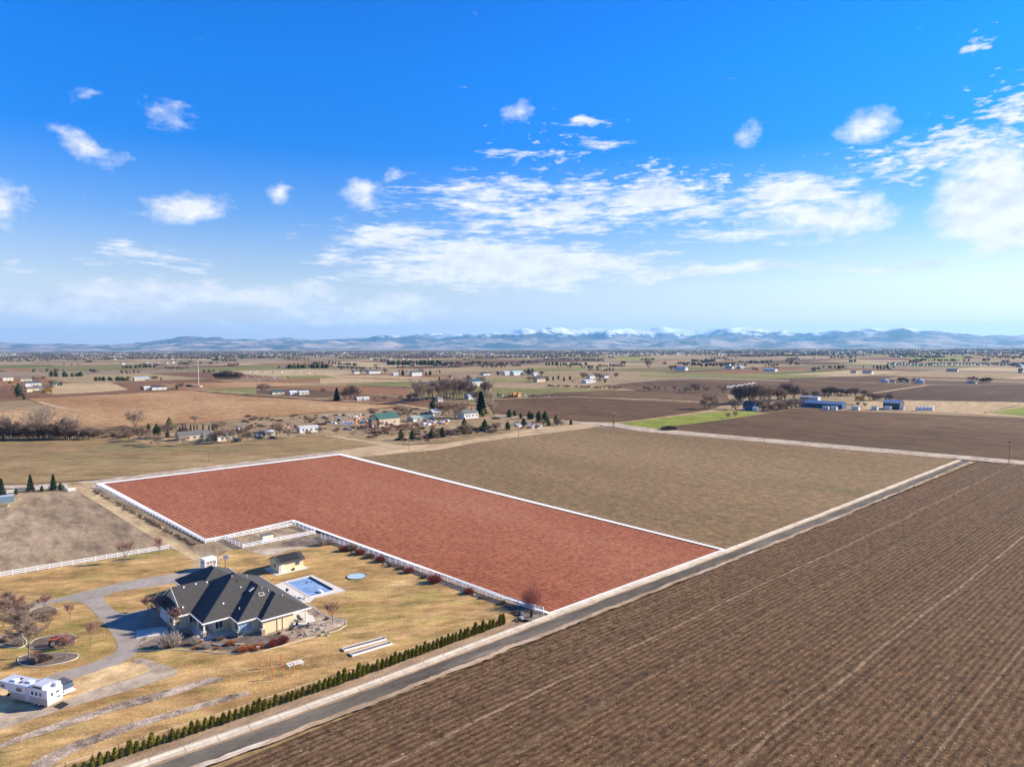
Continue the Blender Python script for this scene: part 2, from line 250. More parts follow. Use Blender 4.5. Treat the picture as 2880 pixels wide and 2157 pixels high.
def leafmat(name, c, var=.45, sc_=1.3, trans=False):
    if name in MATS: return MATS[name]
    m = newmat(name); t = m.node_tree; ge = nd(t, 'ShaderNodeNewGeometry'); oi = nd(t, 'ShaderNodeObjectInfo')
    n = nd(t, 'ShaderNodeTexNoise', i_Scale=sc_, i_Detail=3.0); t.links.new(ge.outputs['Position'], n.inputs[0])
    f = mth(t, 'ADD', mth(t, 'MULTIPLY', n.outputs[0], .7), mth(t, 'MULTIPLY', oi.outputs['Random'], .3))
    cc = mixc(t, f, tuple(x*(1-var) for x in c), tuple(x*(1+var) for x in c))
    MATS[name] = finish(m, cc, .8, spec=.15); return MATS[name]
m_arb = leafmat('arborvitae_foliage', (.175,.165,.025), .5, 2.5)
m_pine = leafmat('dark_pine_needles', (.030,.052,.018), .4)
m_pineb = leafmat('bluish_spruce_needles', (.045,.070,.042), .4)
m_pineg = leafmat('bright_pine_needles', (.085,.105,.025), .4)
m_twig = leafmat('grey_brown_twigs', (.31,.225,.165), .35)
m_twigp = leafmat('pinkish_twigs', (.33,.19,.155), .3)
m_twigw = leafmat('pale_cottonwood_twigs', (.42,.33,.25), .25)
m_twigd = leafmat('dark_brown_twigs', (.20,.145,.115), .35)
m_twigr = leafmat('crimson_twigs', (.25,.07,.06), .35)
m_twigred = leafmat('red_brown_twigs', (.42,.17,.12), .3)
m_twigg = leafmat('silver_grey_twigs', (.40,.34,.29), .25)
m_copper = leafmat('copper_dry_grass', (.42,.155,.06), .35, 3)
m_willow = leafmat('yellow_willow_twigs', (.48,.32,.06), .3)
m_barkm = plain('grey_bark', (.22,.17,.13), .9, .25, 2)
m_barkw = plain('white_bark', (.62,.58,.52), .9, .15, 2)
m_weed = leafmat('dry_brush', (.27,.195,.135), .4)
m_strawm = leafmat('straw', (.50,.38,.20), .3)
# ---------------------------------------------------------------- mesh helpers
class MB:
    def __init__(s): s.v = []; s.f = []; s.mi = []
    def add(s, vs, fs, mi=0):
        n = len(s.v); s.v += [tuple(v) for v in vs]; s.f += [tuple(i+n for i in f) for f in fs]; s.mi += [mi]*len(fs); return s
    def box(s, x0, x1, y0, y1, z0, z1, mi=0, rot=0, c=None):
        p = [(x, y, z) for z in (z0, z1) for y in (y0, y1) for x in (x0, x1)]
        if rot:
            cx, cy = c or ((x0+x1)/2, (y0+y1)/2); ca, sa = math.cos(rot), math.sin(rot)
            p = [(cx+(x-cx)*ca-(y-cy)*sa, cy+(x-cx)*sa+(y-cy)*ca, z) for x, y, z in p]
        return s.add(p, [(0,2,3,1),(4,5,7,6),(0,1,5,4),(2,6,7,3),(0,4,6,2),(1,3,7,5)], mi)
    def tube(s, p0, p1, r0, r1=None, n=6, mi=0, cap=True):
        p0, p1 = Vector(p0), Vector(p1); r1 = r0 if r1 is None else r1
        d = (p1-p0).normalized(); a = d.orthogonal().normalized(); b = d.cross(a)
        vs = [p+a*math.cos(2*math.pi*i/n)*r+b*math.sin(2*math.pi*i/n)*r for p, r in ((p0, r0), (p1, r1)) for i in range(n)]
        fs = [(i, (i+1) % n, n+(i+1) % n, n+i) for i in range(n)]
        if cap: fs += [tuple(range(n-1, -1, -1)), tuple(range(n, 2*n))]
        return s.add(vs, fs, mi)
    def prism(s, pts, z0, z1, mi=0):
        n = len(pts); vs = [(x, y, z0) for x, y in pts]+[(x, y, z1) for x, y in pts]
        fs = [(i, (i+1) % n, n+(i+1) % n, n+i) for i in range(n)]
        tri = tessellate_polygon([[Vector((x, y, 0)) for x, y in pts]])
        return s.add(vs, fs+[tuple(i+n for i in t) for t in tri]+[tuple(t) for t in tri], mi)
    def gable(s, x0, x1, y0, y1, z0, z1, mi=0, over=.0, th=.12):      # roof solid, ridge along x
        ym = (y0+y1)/2
        y0, y1 = y0-over, y1+over; x0, x1 = x0-over, x1+over
        vs = [(x, y, z) for x in (x0, x1) for y, z in ((y0, z0), (ym, z1), (y1, z0), (y1, z0-th), (ym, z1-th), (y0, z0-th))]
        return s.add(vs, [(0,1,7,6),(1,2,8,7),(2,3,9,8),(3,4,10,9),(4,5,11,10),(5,0,6,11),(0,5,4,1),(1,4,3,2),(6,7,10,11),(7,8,9,10)], mi)
    def blob(s, c, r, n=8, m=5, jit=.15, mi=0, rnd=R):
        vs = [(c[0], c[1], c[2]-r[2])]; fs = []
        for j in range(1, m):
            for i in range(n):
                a, b = 2*math.pi*i/n, math.pi*j/m-math.pi/2; k = 1+rnd.uniform(-jit, jit)
                vs.append((c[0]+r[0]*math.cos(a)*math.cos(b)*k, c[1]+r[1]*math.sin(a)*math.cos(b)*k, c[2]+r[2]*math.sin(b)*k))
        vs.append((c[0], c[1], c[2]+r[2])); t = len(vs)-1
        for i in range(n): fs.append((0, 1+(i+1) % n, 1+i)); fs.append((t, 1+(m-2)*n+i, 1+(m-2)*n+(i+1) % n))
        for j in range(m-2):
            for i in range(n): fs.append((1+j*n+i, 1+j*n+(i+1) % n, 1+(j+1)*n+(i+1) % n, 1+(j+1)*n+i))
        return s.add(vs, fs, mi)
    def mesh(s, name, mats):
        me = bpy.data.meshes.new(name); me.from_pydata(s.v, [], s.f); me.polygons.foreach_set('material_index', s.mi)
        for m in (mats if isinstance(mats, (list, tuple)) else [mats]): me.materials.append(m)
        bm = bmesh.new(); bm.from_mesh(me); bmesh.ops.recalc_face_normals(bm, faces=bm.faces) if len(s.f) < 4000 else None; bm.to_mesh(me); bm.free()
        return me
    def obj(s, name, mats, parent=None): return link(name, s.mesh(name, mats), parent)
def link(name, me, parent=None, loc=None, rz=0, sca=None):
    o = bpy.data.objects.new(name, me); col.objects.link(o)
    if parent: o.parent = parent
    if loc is not None: o.location = loc
    if rz: o.rotation_euler.z = rz
    if sca: o.scale = sca if isinstance(sca, tuple) else (sca,)*3
    return o
def tag(o, label=None, cat=None, group=None, kind=None):
    if label: o['label'] = label
    if cat: o['category'] = cat
    if group: o['group'] = group
    if kind: o['kind'] = kind
    return o
def thing(name, label, cat, loc=(0, 0, 0), rz=0, group=None):
    if len(loc) == 2: loc = (loc[0], loc[1], 0)
    return tag(link(name, None, None, loc, rz), label, cat, group)
def dup(o, parent=None):
    c = o.copy(); col.objects.link(c)
    if parent: c.parent = parent
    for ch in list(o.children): dup(ch, c)
    return c
def place(o, loc, rz=0, sca=1, label=None, group=None):
    o.location = (loc[0], loc[1], loc[2] if len(loc) > 2 else 0); o.rotation_euler.z = rz; o.scale = sca if isinstance(sca, tuple) else (sca,)*3
    if label: o['label'] = label
    if group: o['group'] = group
    return o
ZL = {'n': 0}
def sheet(name, pts, m, z, kind='structure', smooth=0, rag=0.0, seed=1):
    """flat polygon on the ground; smooth rounds its corners, rag makes its edge uneven"""
    pts = [Vector((p[0], p[1])) for p in pts]
    for _ in range(smooth):
        q = []
        for i in range(len(pts)):
            a, b = pts[i], pts[(i+1) % len(pts)]; q += [a*.75+b*.25, a*.25+b*.75]
        pts = q
    if rag:
        rr = random.Random(seed); q = []
        for i in range(len(pts)):
            a, b = pts[i], pts[(i+1) % len(pts)]; n = max(1, min(90, int((b-a).length/(rag*2.2)))); d = (b-a); nn = Vector((-d.y, d.x)).normalized() if d.length else Vector((0, 0))
            for j in range(n): q.append(a+d*(j/n)+nn*rr.uniform(-rag, rag))
        pts = q
    tri = tessellate_polygon([[p.to_3d() for p in pts]])
    me = bpy.data.meshes.new(name); me.from_pydata([(p.x, p.y, z) for p in pts], [], [tuple(t) for t in tri]); me.materials.append(m)
    bm = bmesh.new(); bm.from_mesh(me); bmesh.ops.recalc_face_normals(bm, faces=bm.faces)
    for f in bm.faces:
        if f.normal.z < 0: f.normal_flip()
    bm.to_mesh(me); bm.free()
    return tag(link(name, me), kind=kind)
def ribbon(name, pts, wd, m, z, smooth=2, **k):
    pts = [Vector((p[0], p[1])) for p in pts]
    for _ in range(smooth):
        q = [pts[0]]
        for a, b in zip(pts, pts[1:]): q += [a*.75+b*.25, a*.25+b*.75]
        pts = q+[pts[-1]]
    l, r = [], []
    for i, p in enumerate(pts):
        d = (pts[min(i+1, len(pts)-1)]-pts[max(i-1, 0)]).normalized(); n = Vector((-d.y, d.x))*(wd if not callable(wd) else wd(i/(len(pts)-1)))/2
        l.append(p+n); r.append(p-n)
    me = bpy.data.meshes.new(name); n = len(pts)
    me.from_pydata([(*p, z) for p in l]+[(*p, z) for p in r], [], [(n+i, n+i+1, i+1, i) for i in range(n-1)]); me.materials.append(m)
    return tag(link(name, me), kind=k.get('kind', 'structure'))
def CC(k, *xy): return [C(k, a, b) for a, b in xy]
def PP(*xy): return [P(a, b) for a, b in xy]
def SS(*xy): return [S(a, b) for a, b in xy]
#==STRUCTURE==
# ---------------------------------------------------------------- ground and fields
sheet('plain', [(-60000, -400), (60000, -400), (60000, 60000), (-60000, 60000)], m_base, 0)
def parcels():
    groups = {}
    rr = random.Random(11); step = 400
    def cell(s0, s1, t0, t1, d):
        c = S((s0+s1)/2, (t0+t1)/2)
        if c.y < 600 or abs(c.x) > c.y*.95+500 or c.length > 16000: return
        if d > 0 and rr.random() < .75:
            if rr.random() < .5: m = s0+(s1-s0)*rr.choice((.5, .5, .33)); cell(s0, m, t0, t1, d-1); cell(m, s1, t0, t1, d-1)
            else: m = t0+(t1-t0)*rr.choice((.5, .5, .33)); cell(s0, s1, t0, m, d-1); cell(s0, s1, m, t1, d-1)
            return
        k = rr.choices(range(8), (26, 14, 12, 9, 9, 5, 8, 14))[0]; g = 5
        groups.setdefault(k, []).append([S(s0+g, t0+g), S(s1-g, t0+g), S(s1-g, t1-g), S(s0+g, t1-g)])
    for i in range(-30, 45):
        for j in range(-45, 30): cell(i*step, (i+1)*step, j*step, (j+1)*step, 2 if (i+j) % 3 else 1)
    mb = MB()
    for k, qs in groups.items():
        for q in qs: mb.add([(*p, .012) for p in q], [(0, 1, 2, 3)], k)
    o = mb.obj('far_fields', m_far); tag(o, kind='structure')
parcels()
z = .03
def field(name, m, pts, sm=0, rag=0):
    global z
    z += .008; return sheet(name, pts, m, z, smooth=sm, rag=rag, seed=int(z*1000))
FN = 'far_field'
field(FN, m_far[4], CC('M1', (120,420),(600,400),(1500,380),(2100,400),(1200,470)))
field(FN, m_olive, CC('M2', (380,430),(1300,410),(1350,440),(600,455)))
field(FN, m_far[6], CC('M4', (700,310),(1300,305),(1500,330),(600,335)))
field(FN, m_green, CC('M4', (1680,280),(2212,290),(2212,320),(1700,310)))
field(FN, m_green, CC('M6', (960,400),(1600,395),(1500,430),(1000,425)))
field(FN, m_olive, CC('M4', (450,430),(1200,415),(1600,440),(800,470)))
field(FN, m_pale, CC('M3', (0,530),(900,570),(1700,575),(0,622)))
field(FN, m_pale, CC('M3', (0,505),(850,520),(1700,560),(0,535)))
field('green_field', m_olive, CC('M2', (1380,520),(1900,510),(2100,545),(1400,565)))
field('green_field', m_olive, CC('M3', (100,622),(1200,585),(1180,660),(650,640)))
field('green_field', m_olive, CC('M4', (80,560),(640,550),(640,600),(100,600)))
field('green_field', m_olive, CC('M5', (0,460),(500,440),(2212,475),(1500,522),(800,500),(0,492)))
field('tilled_field', m_orange, CC('M1', (2212,630),(2000,620),(2000,655)) + CC('M2', (400,690),(1740,625),(1100,590),(0,615)))
field('green_field', m_olive, CC('M2', (340,695),(1060,660),(1070,765),(700,740)))
field('tilled_field', m_far[3], CC('M2', (1220,650),(2212,640))+CC('M3', (950,680),(1150,690),(1100,760),(700,750),(0,700)))
field('pale_field', m_pale, CC('M1', (680,620),(1380,600),(1600,690),(1300,720),(700,750),(500,730)))
field('tilled_field', m_brown, CC('M4', (1500,640),(2212,580))+CC('M5', (600,520),(1400,535),(2212,560),(2212,700),(1000,695),(0,655))+CC('M4', (1900,690)))
field('tilled_field', m_brown2, CC('M5', (1400,520),(2212,490))+CC('M6', (850,600),(700,640),(0,652)))
field('tilled_field', m_brown, CC('M6', (-300,640),(0,660),(1140,700),(500,800),(-300,740)))
field('tilled_field', m_brown2, CC('M6', (1180,700),(2600,690),(2600,900),(1000,880),(560,800)))
field('pale_field', m_pale, CC('M6', (380,880),(760,860),(2500,890),(2500,1060),(1200,990),(380,960)))
field('bright_green_field', m_green, CC('M6', (1850,1000),(2300,910),(2600,1050),(2212,1035)))
field('tilled_field', m_brown, CC('M4', (600,770),(1300,702),(2212,702))+CC('M5', (1000,700),(1060,800),(0,742))+CC('M4', (1350,782),(600,785)))
field('green_field', m_olive, CC('M4', (250,690),(900,670),(1700,690),(700,748),(220,745)))
field('orange_field', m_orange, CC('M1', (350,805),(1500,748),(2212,702))+CC('M2', (250,704),(600,745),(1100,785),(2212,855))+CC('M3', (300,850),(1000,890),(500,955),(0,975))+CC('M2', (1600,1000),(1000,1040),(400,1100),(0,1120))+CC('M1', (1500,1160),(900,1140),(-100,1240),(-100,960),(700,940)))
field('brown_field', m_brown, CC('M4', (230,790),(1350,792),(2212,832))+CC('M5', (1000,806),(800,872),(0,985))+CC('M4', (1720,1090),(1250,1085),(180,990),(80,850)))
field('waste_ground', m_weeds, CC('M2', (400,1110),(1000,1050),(2212,965))+CC('M3', (900,920),(1300,905),(2212,1005))+CC('M4', (1200,1085),(1230,1130),(0,1260))+CC('M3', (1050,1385),(0,1262))+CC('M2', (1880,1270),(1000,1330),(0,1390))+CC('M1', (1800,1390),(1400,1300),(1600,1170)))
field('green_pasture', m_green, CC('M4', (1680,1118))+CC('M5', (0,992),(900,885),(1330,892),(1340,930),(1000,985),(430,1056),(200,1086),(0,1082))+CC('M4', (2212,1180),(1720,1135)))
field('brown_field', m_brown, CC('M5', (430,1060),(1340,935),(1850,852),(2212,872))+CC('M6', (0,962),(2212,1055),(3200,1090),(3200,1590),(2212,1525),(0,1335))+CC('M5', (400,1115)))
field('left_field', m_fallow2, PP((-300,958),(0,955),(270,948),(340,962),(480,965),(600,950),(680,941),(750,946),(846,966),(738,975),(215,1036),(-300,1070)))
field('stubble_field', m_fallow, [P(738,983)]+PP((900,960),(1250,924),(1330,926),(1700,957),(2056,992))+[S(352,.2), S(141,1.6), P(1565,1190)])
z += .01
RED = [P(215,1047), P(735,983), S(141.51,1.9), S(75.68,1.0), P(633,1127), P(444,1170)]
field('red_field', m_red, RED)
field('right_plowed_field', m_plow, [S(-75,8.2), S(355,8.6), P(2110,999), P(2300,1008), P(2800,1030), P(3300,1300), Vector((240, 30)), Vector((0, 20))], rag=0)
# lanes and roads
z = .35*0+.32
def lane(n, m, pts): 
    global z
    z += .004; return sheet(n, pts, m, z)
lane('field_lane', m_gravel, PP((-300,1064),(150,1044),(215,1037),(735,974),(790,972),(740,982),(215,1046),(-300,1076)))
lane('county_road', m_dirtroad, PP((738,973),(850,960))+CC('M3', (1060,1392),(1500,1370),(2212,1258))+CC('M4', (600,1180),(1250,1118),(1400,1118),(1500,1150),(1290,1185),(700,1255),(0,1345))+CC('M3', (1500,1440),(400,1545))+PP((745,985)))
lane('farm_lane', m_dirtroad, CC('M2', (1870,1268),(1950,1260),(2212,1285))+CC('M3', (300,1290),(1040,1390),(900,1410),(0,1262)))
lane('cross_road', m_gravel, CC('M3', (2212,990))+CC('M4', (200,1000),(1200,1090),(1680,1115),(2212,1182))+CC('M5', (2212,1272))+CC('M6', (2212,1518),(3300,1610),(3300,1650),(2212,1560),(1500,1498),(0,1368))+CC('M5', (0,1122))+CC('M4', (1700,1165),(1180,1110),(180,1012)))
lane('pasture_lane', m_pale, CC('M4', (1680,1112),(2212,1040))+CC('M5', (0,990),(900,876),(1000,870),(1000,882),(0,1000))+CC('M4', (1700,1122)))
for pts in ([('M2',-200,660),('M2',1000,745),('M2',1700,800),('M2',2212,835),('M3',950,872),('M3',1320,930)], [('M2',400,683),('M2',2212,615)], [('M4',40,820),('M4',700,790),('M4',1340,784)], [('M5',0,745),('M5',1000,797)], [('M4',1500,636),('M5',200,525),('M5',450,522)], [('M6',480,805),('M6',1180,700),('M6',2212,690)], [('M4',100,603),('M4',800,598),('M4',1250,585),('M4',1700,640)], [('M1',480,845),('M1',680,900),('M1',870,940)], [('M3',-100,620),('M3',900,590)],[('M4',400,490),('M4',1400,470),('M4',2212,440)],[('M6',700,580),('M6',1060,550)]):
    z += .004; ribbon('farm_road', [C(*q) for q in pts], 5.5, m_dirtroad, z, 0)
def tpath(s):                                      # the ditch's slight bow beside the road
    return float(np.interp(s, [-80, 0, 14, 32, 75, 141, 200, 352], [-1.0, 0, 1.0, 1.6, 1.7, 2.3, 2.2, .8]))
def strip(name, s0, s1, o0, o1, m, z, rag0=0, rag1=0, step=3.0, seed=3):
    rr = random.Random(seed); ss = np.arange(s0, s1+.01, step); n = len(ss)
    me = bpy.data.meshes.new(name)
    from mathutils import noise as mn
    wob = lambda s, k: mn.noise(Vector((s*.16, k, z*40)))*1.3+mn.noise(Vector((s*.7, k+5, z*40)))*.7+rr.uniform(-.2, .2)
    vs = [(*S(s, tpath(s)+o0+rag0*wob(s, 1)), z) for s in ss]+[(*S(s, tpath(s)+o1+rag1*wob(s, 9)), z) for s in ss]
    me.from_pydata(vs, [], [(n+i, n+i+1, i+1, i) for i in range(n-1)]); me.materials.append(m); return tag(link(name, me), kind='structure')
strip('gravel_verge', -75, 68, -3.9, 1.4, m_verge, .385, .25, 0, 1.5)
strip('gravel_verge', 68, 352, -.45, 1.4, m_verge, .385, .1, 0, 1.5)
strip('road_shoulder', -75, 353, 1.3, 6.2, m_shoulder, .390, 0, .30, .5)
strip('paved_road', -75, 354, 1.75, 5.0, m_asph, .396, .14, .38, .6)
# ---------------------------------------------------------------- property ground
z = .40
E0 = .40
sheet('lawn', PP((-400,1330),(0,1249),(365,1190))+CC('c3', (1650,800),(1850,850),(1990,760))+[P(500,1182), P(680,1157)]+[S(s, tpath(s)-3.4) for s in (77, 40, 0, -40, -78)]+PP((-500,1657)), m_lawn, E0)
sheet('pasture', PP((-400,1330),(0,1249),(365,1190))+CC('c3', (1640,790),(1500,690),(1300,560),(900,330),(700,245),(560,235),(430,240),(60,275))+PP((-300,1085)), m_pasture, E0+.004)
sheet('gravel_drive', CC('c3', (560,175),(860,190),(850,235),(1000,320),(1300,490),(1500,590),(1700,690),(1900,830),(1850,900),(1780,1000),(1500,990),(1640,930),(1690,870),(1560,790),(1300,650),(1000,460),(700,270),(560,240)), m_drive, E0+.008, smooth=1)
sheet('paddock_ground', CC('c4', (-120,420),(285,490),(490,445),(1220,300),(1420,360),(1560,470),(1500,500),(1180,540),(1000,600),(900,612),(780,580),(560,540),(430,600),(400,690),(250,640),(60,500)), m_pasture, E0+.012, smooth=1)
sheet('bare_dirt_patch', CC('c4', (1060,480),(1400,410),(1540,480),(1480,510),(1280,520),(1100,505)), m_bark, E0+.016, smooth=2)
sheet('grey_gravel_patch', CC('c4', (730,560),(1000,530),(1350,520),(1500,510),(1180,550),(990,610),(880,612)), m_gravel, E0+.020, smooth=2)
sheet('driveway', CC('c1', (-300,475),(0,425),(300,385),(420,360),(700,290),(1000,215),(1430,150),(1620,100),(1750,110),(1900,200),(1450,215),(1250,255),(1000,288),(860,312),(800,345),(830,395),(920,465),(1000,470),(1200,420),(1450,380),(1500,600),(1250,600),(1100,630),(1112,720),(1065,790),(950,865),(700,945),(600,978),(450,1012),(300,1100),(0,1200),(0,1090),(400,950),(700,870),(860,805),(920,760),(918,700),(850,600),(760,490),(680,405),(620,380),(540,372),(430,388),(300,420),(0,458),(-300,510)), m_asph2, E0+.024, smooth=1)
sheet('sandy_parking', CC('c1', (560,990),(700,945),(950,862),(1020,850),(1160,880),(1190,910),(1090,960),(850,1030),(600,1120),(300,1230),(0,1320),(-300,1420),(-300,1080),(0,1060),(400,1010)), m_sand, E0+.030, smooth=1)
sheet('rock_mulch_bed', CC('c1', (1010,835),(1100,820),(1240,860),(1370,910),(1415,940),(1200,1015),(900,1110),(600,1190),(300,1290),(0,1385),(-300,1480),(-300,1390),(0,1250),(420,1190),(560,1130),(850,1035),(1090,965),(1180,915),(1160,885),(1090,870)), m_gravel, E0+.034, smooth=1)
sheet('rock_mulch_bed', CC('c1', (-300,1590),(0,1500),(300,1375),(640,1270),(860,1190),(1150,1110),(1400,1050),(1640,970),(1740,975),(1745,1000),(1560,1050),(1300,1130),(1100,1190),(860,1245),(600,1340),(300,1430),(0,1530),(-300,1640)), m_rgrav, E0+.034, smooth=1, rag=.12)
sheet('rock_mulch_bed', CC('c1', (150,1700),(500,1510),(900,1370),(1250,1265),(1560,1180),(1900,1080),(1960,1090),(1950,1115),(1700,1180),(1450,1260),(1100,1360),(800,1470),(560,1570),(330,1720)), m_rgrav, E0+.034, smooth=1, rag=.12)
sheet('house_bed', CC('c2', (-100,1215),(0,1110),(190,1060),(340,860),(900,850),(1500,850),(1720,750),(1790,770),(1850,830),(1980,890),(2100,895),(2125,930),(2040,1000),(1750,1080),(1500,1150),(1250,1215),(1000,1245),(750,1235),(600,1215),(300,1205),(0,1215)), m_rgrav, E0+.038, smooth=1)
sheet('dark_mulch_bed', CC('c2', (-100,1212),(150,1090),(350,1020),(600,1100),(900,1090),(1300,1080),(1480,1060),(1530,1110),(1300,1180),(1000,1235),(700,1225),(500,1205),(200,1200)), m_bark, E0+.042, smooth=1)
sheet('yard_paving', CC('c2', (-60,1030),(200,990),(260,1000),(280,1060),(150,1080),(-60,1120)), m_slab, E0+.046, smooth=0)
sheet('pool_deck', CC('c4', (980,930),(1120,880),(1390,815),(1745,980),(1420,1060),(1370,1105),(1310,1108),(1210,1040)), m_slab, E0+.050, smooth=0)
sheet('patio_slab', CC('c2', (1580,1000),(1580,850),(1700,820),(1770,920),(1720,960)), m_slab, E0+.050)
sheet('shed_slab', [S(44, -67.5), S(52.4, -67.5), S(52.4, -60), S(44, -60)], m_slab, E0+.050)
sheet('fence_bed', CC('c5', (-60,60),(100,110),(380,200),(600,300),(820,370),(1000,450),(1180,500),(1330,570),(1500,620),(1690,690),(1730,760),(1900,800),(2010,760),(1990,720),(1560,600),(1300,500),(1000,390),(700,270),(400,150),(0,10)), m_bark, E0+.050, smooth=1)
for k, pts in enumerate(([(270,1470),(290,1400),(460,1355),(800,1345),(1100,1340),(1240,1370),(1180,1440),(950,1500),(600,1560),(400,1550),(330,1520)], [(540,1120),(800,1060),(1050,1045),(1160,1060),(1195,1110),(1150,1180),(1000,1230),(700,1265),(500,1275),(430,1240)], [(540,640),(750,600),(880,640),(910,680),(800,750),(600,780),(430,770),(420,720)], [(-60,1120),(130,1040),(300,1030),(380,1100),(430,1200),(300,1270),(150,1250),(-60,1200)])):
    sheet('garden_bed', CC('c7', *pts), m_bark, E0+.050, smooth=2)
    q = [C('c7', a, b) for a, b in pts]
    for _ in range(2):
        qq = []
        for i in range(len(q)):
            a, b = q[i], q[(i+1) % len(q)]; qq += [a*.75+b*.25, a*.25+b*.75]
        q = qq
    mb = MB(); q.append(q[0])
    for a, b in zip(q, q[1:]): mb.tube((*a, E0+.06), (*b, E0+.06), .075, n=4, cap=False)
    tag(mb.obj('bed_edging', m_slab), 'concrete edging curved round '+('the nearest garden bed beside the trailer', 'the bed under the orange tractor', 'the shrub bed beside the upper driveway', 'the bed at the left edge of the front garden')[k], 'edging')
q = [C('c2', a, b, .45) for a, b in [(-100,1215),(0,1213),(300,1203),(600,1213),(750,1236),(1000,1245),(1250,1215),(1500,1148),(1750,1078),(2040,1000),(2115,950),(2110,900),(1980,885),(1850,830),(1770,765)]]
mb = MB()
for a, b in zip(q, q[1:]): mb.tube((*a, E0+.06), (*b, E0+.06), .08, n=4, cap=False)
tag(mb.obj('bed_edging', m_slab), 'long concrete edging round the planting bed in front of the main house', 'edging')
# graphic parcel outline, added as a white strip; no real line lies there
def border():
    n = len(RED); c = sum(RED, Vector((0, 0)))/n
    out, inn = [], []
    for i, p in enumerate(RED):
        a, b = RED[i-1], RED[(i+1) % n]; d0, d1 = (p-a).normalized(), (b-p).normalized()
        n0, n1 = Vector((-d0.y, d0.x)), Vector((-d1.y, d1.x)); k = (n0+n1)/(1+n0.dot(n1))
        w_ = [2.2, 2.9, 1.15, .85, 1.2, 1.15][i]*.5
        out.append(p+k*w_); inn.append(p-k*w_)
    me = bpy.data.meshes.new('overlay_outline'); me.from_pydata([(*p, .47) for p in out]+[(*p, .47) for p in inn], [], [(i, (i+1) % n, n+(i+1) % n, n+i) for i in range(n)]); me.materials.append(m_outline)
    tag(link('overlay_outline', me), 'white overlay outline of the parcel, added flat round the red field', 'boundary line')
border()
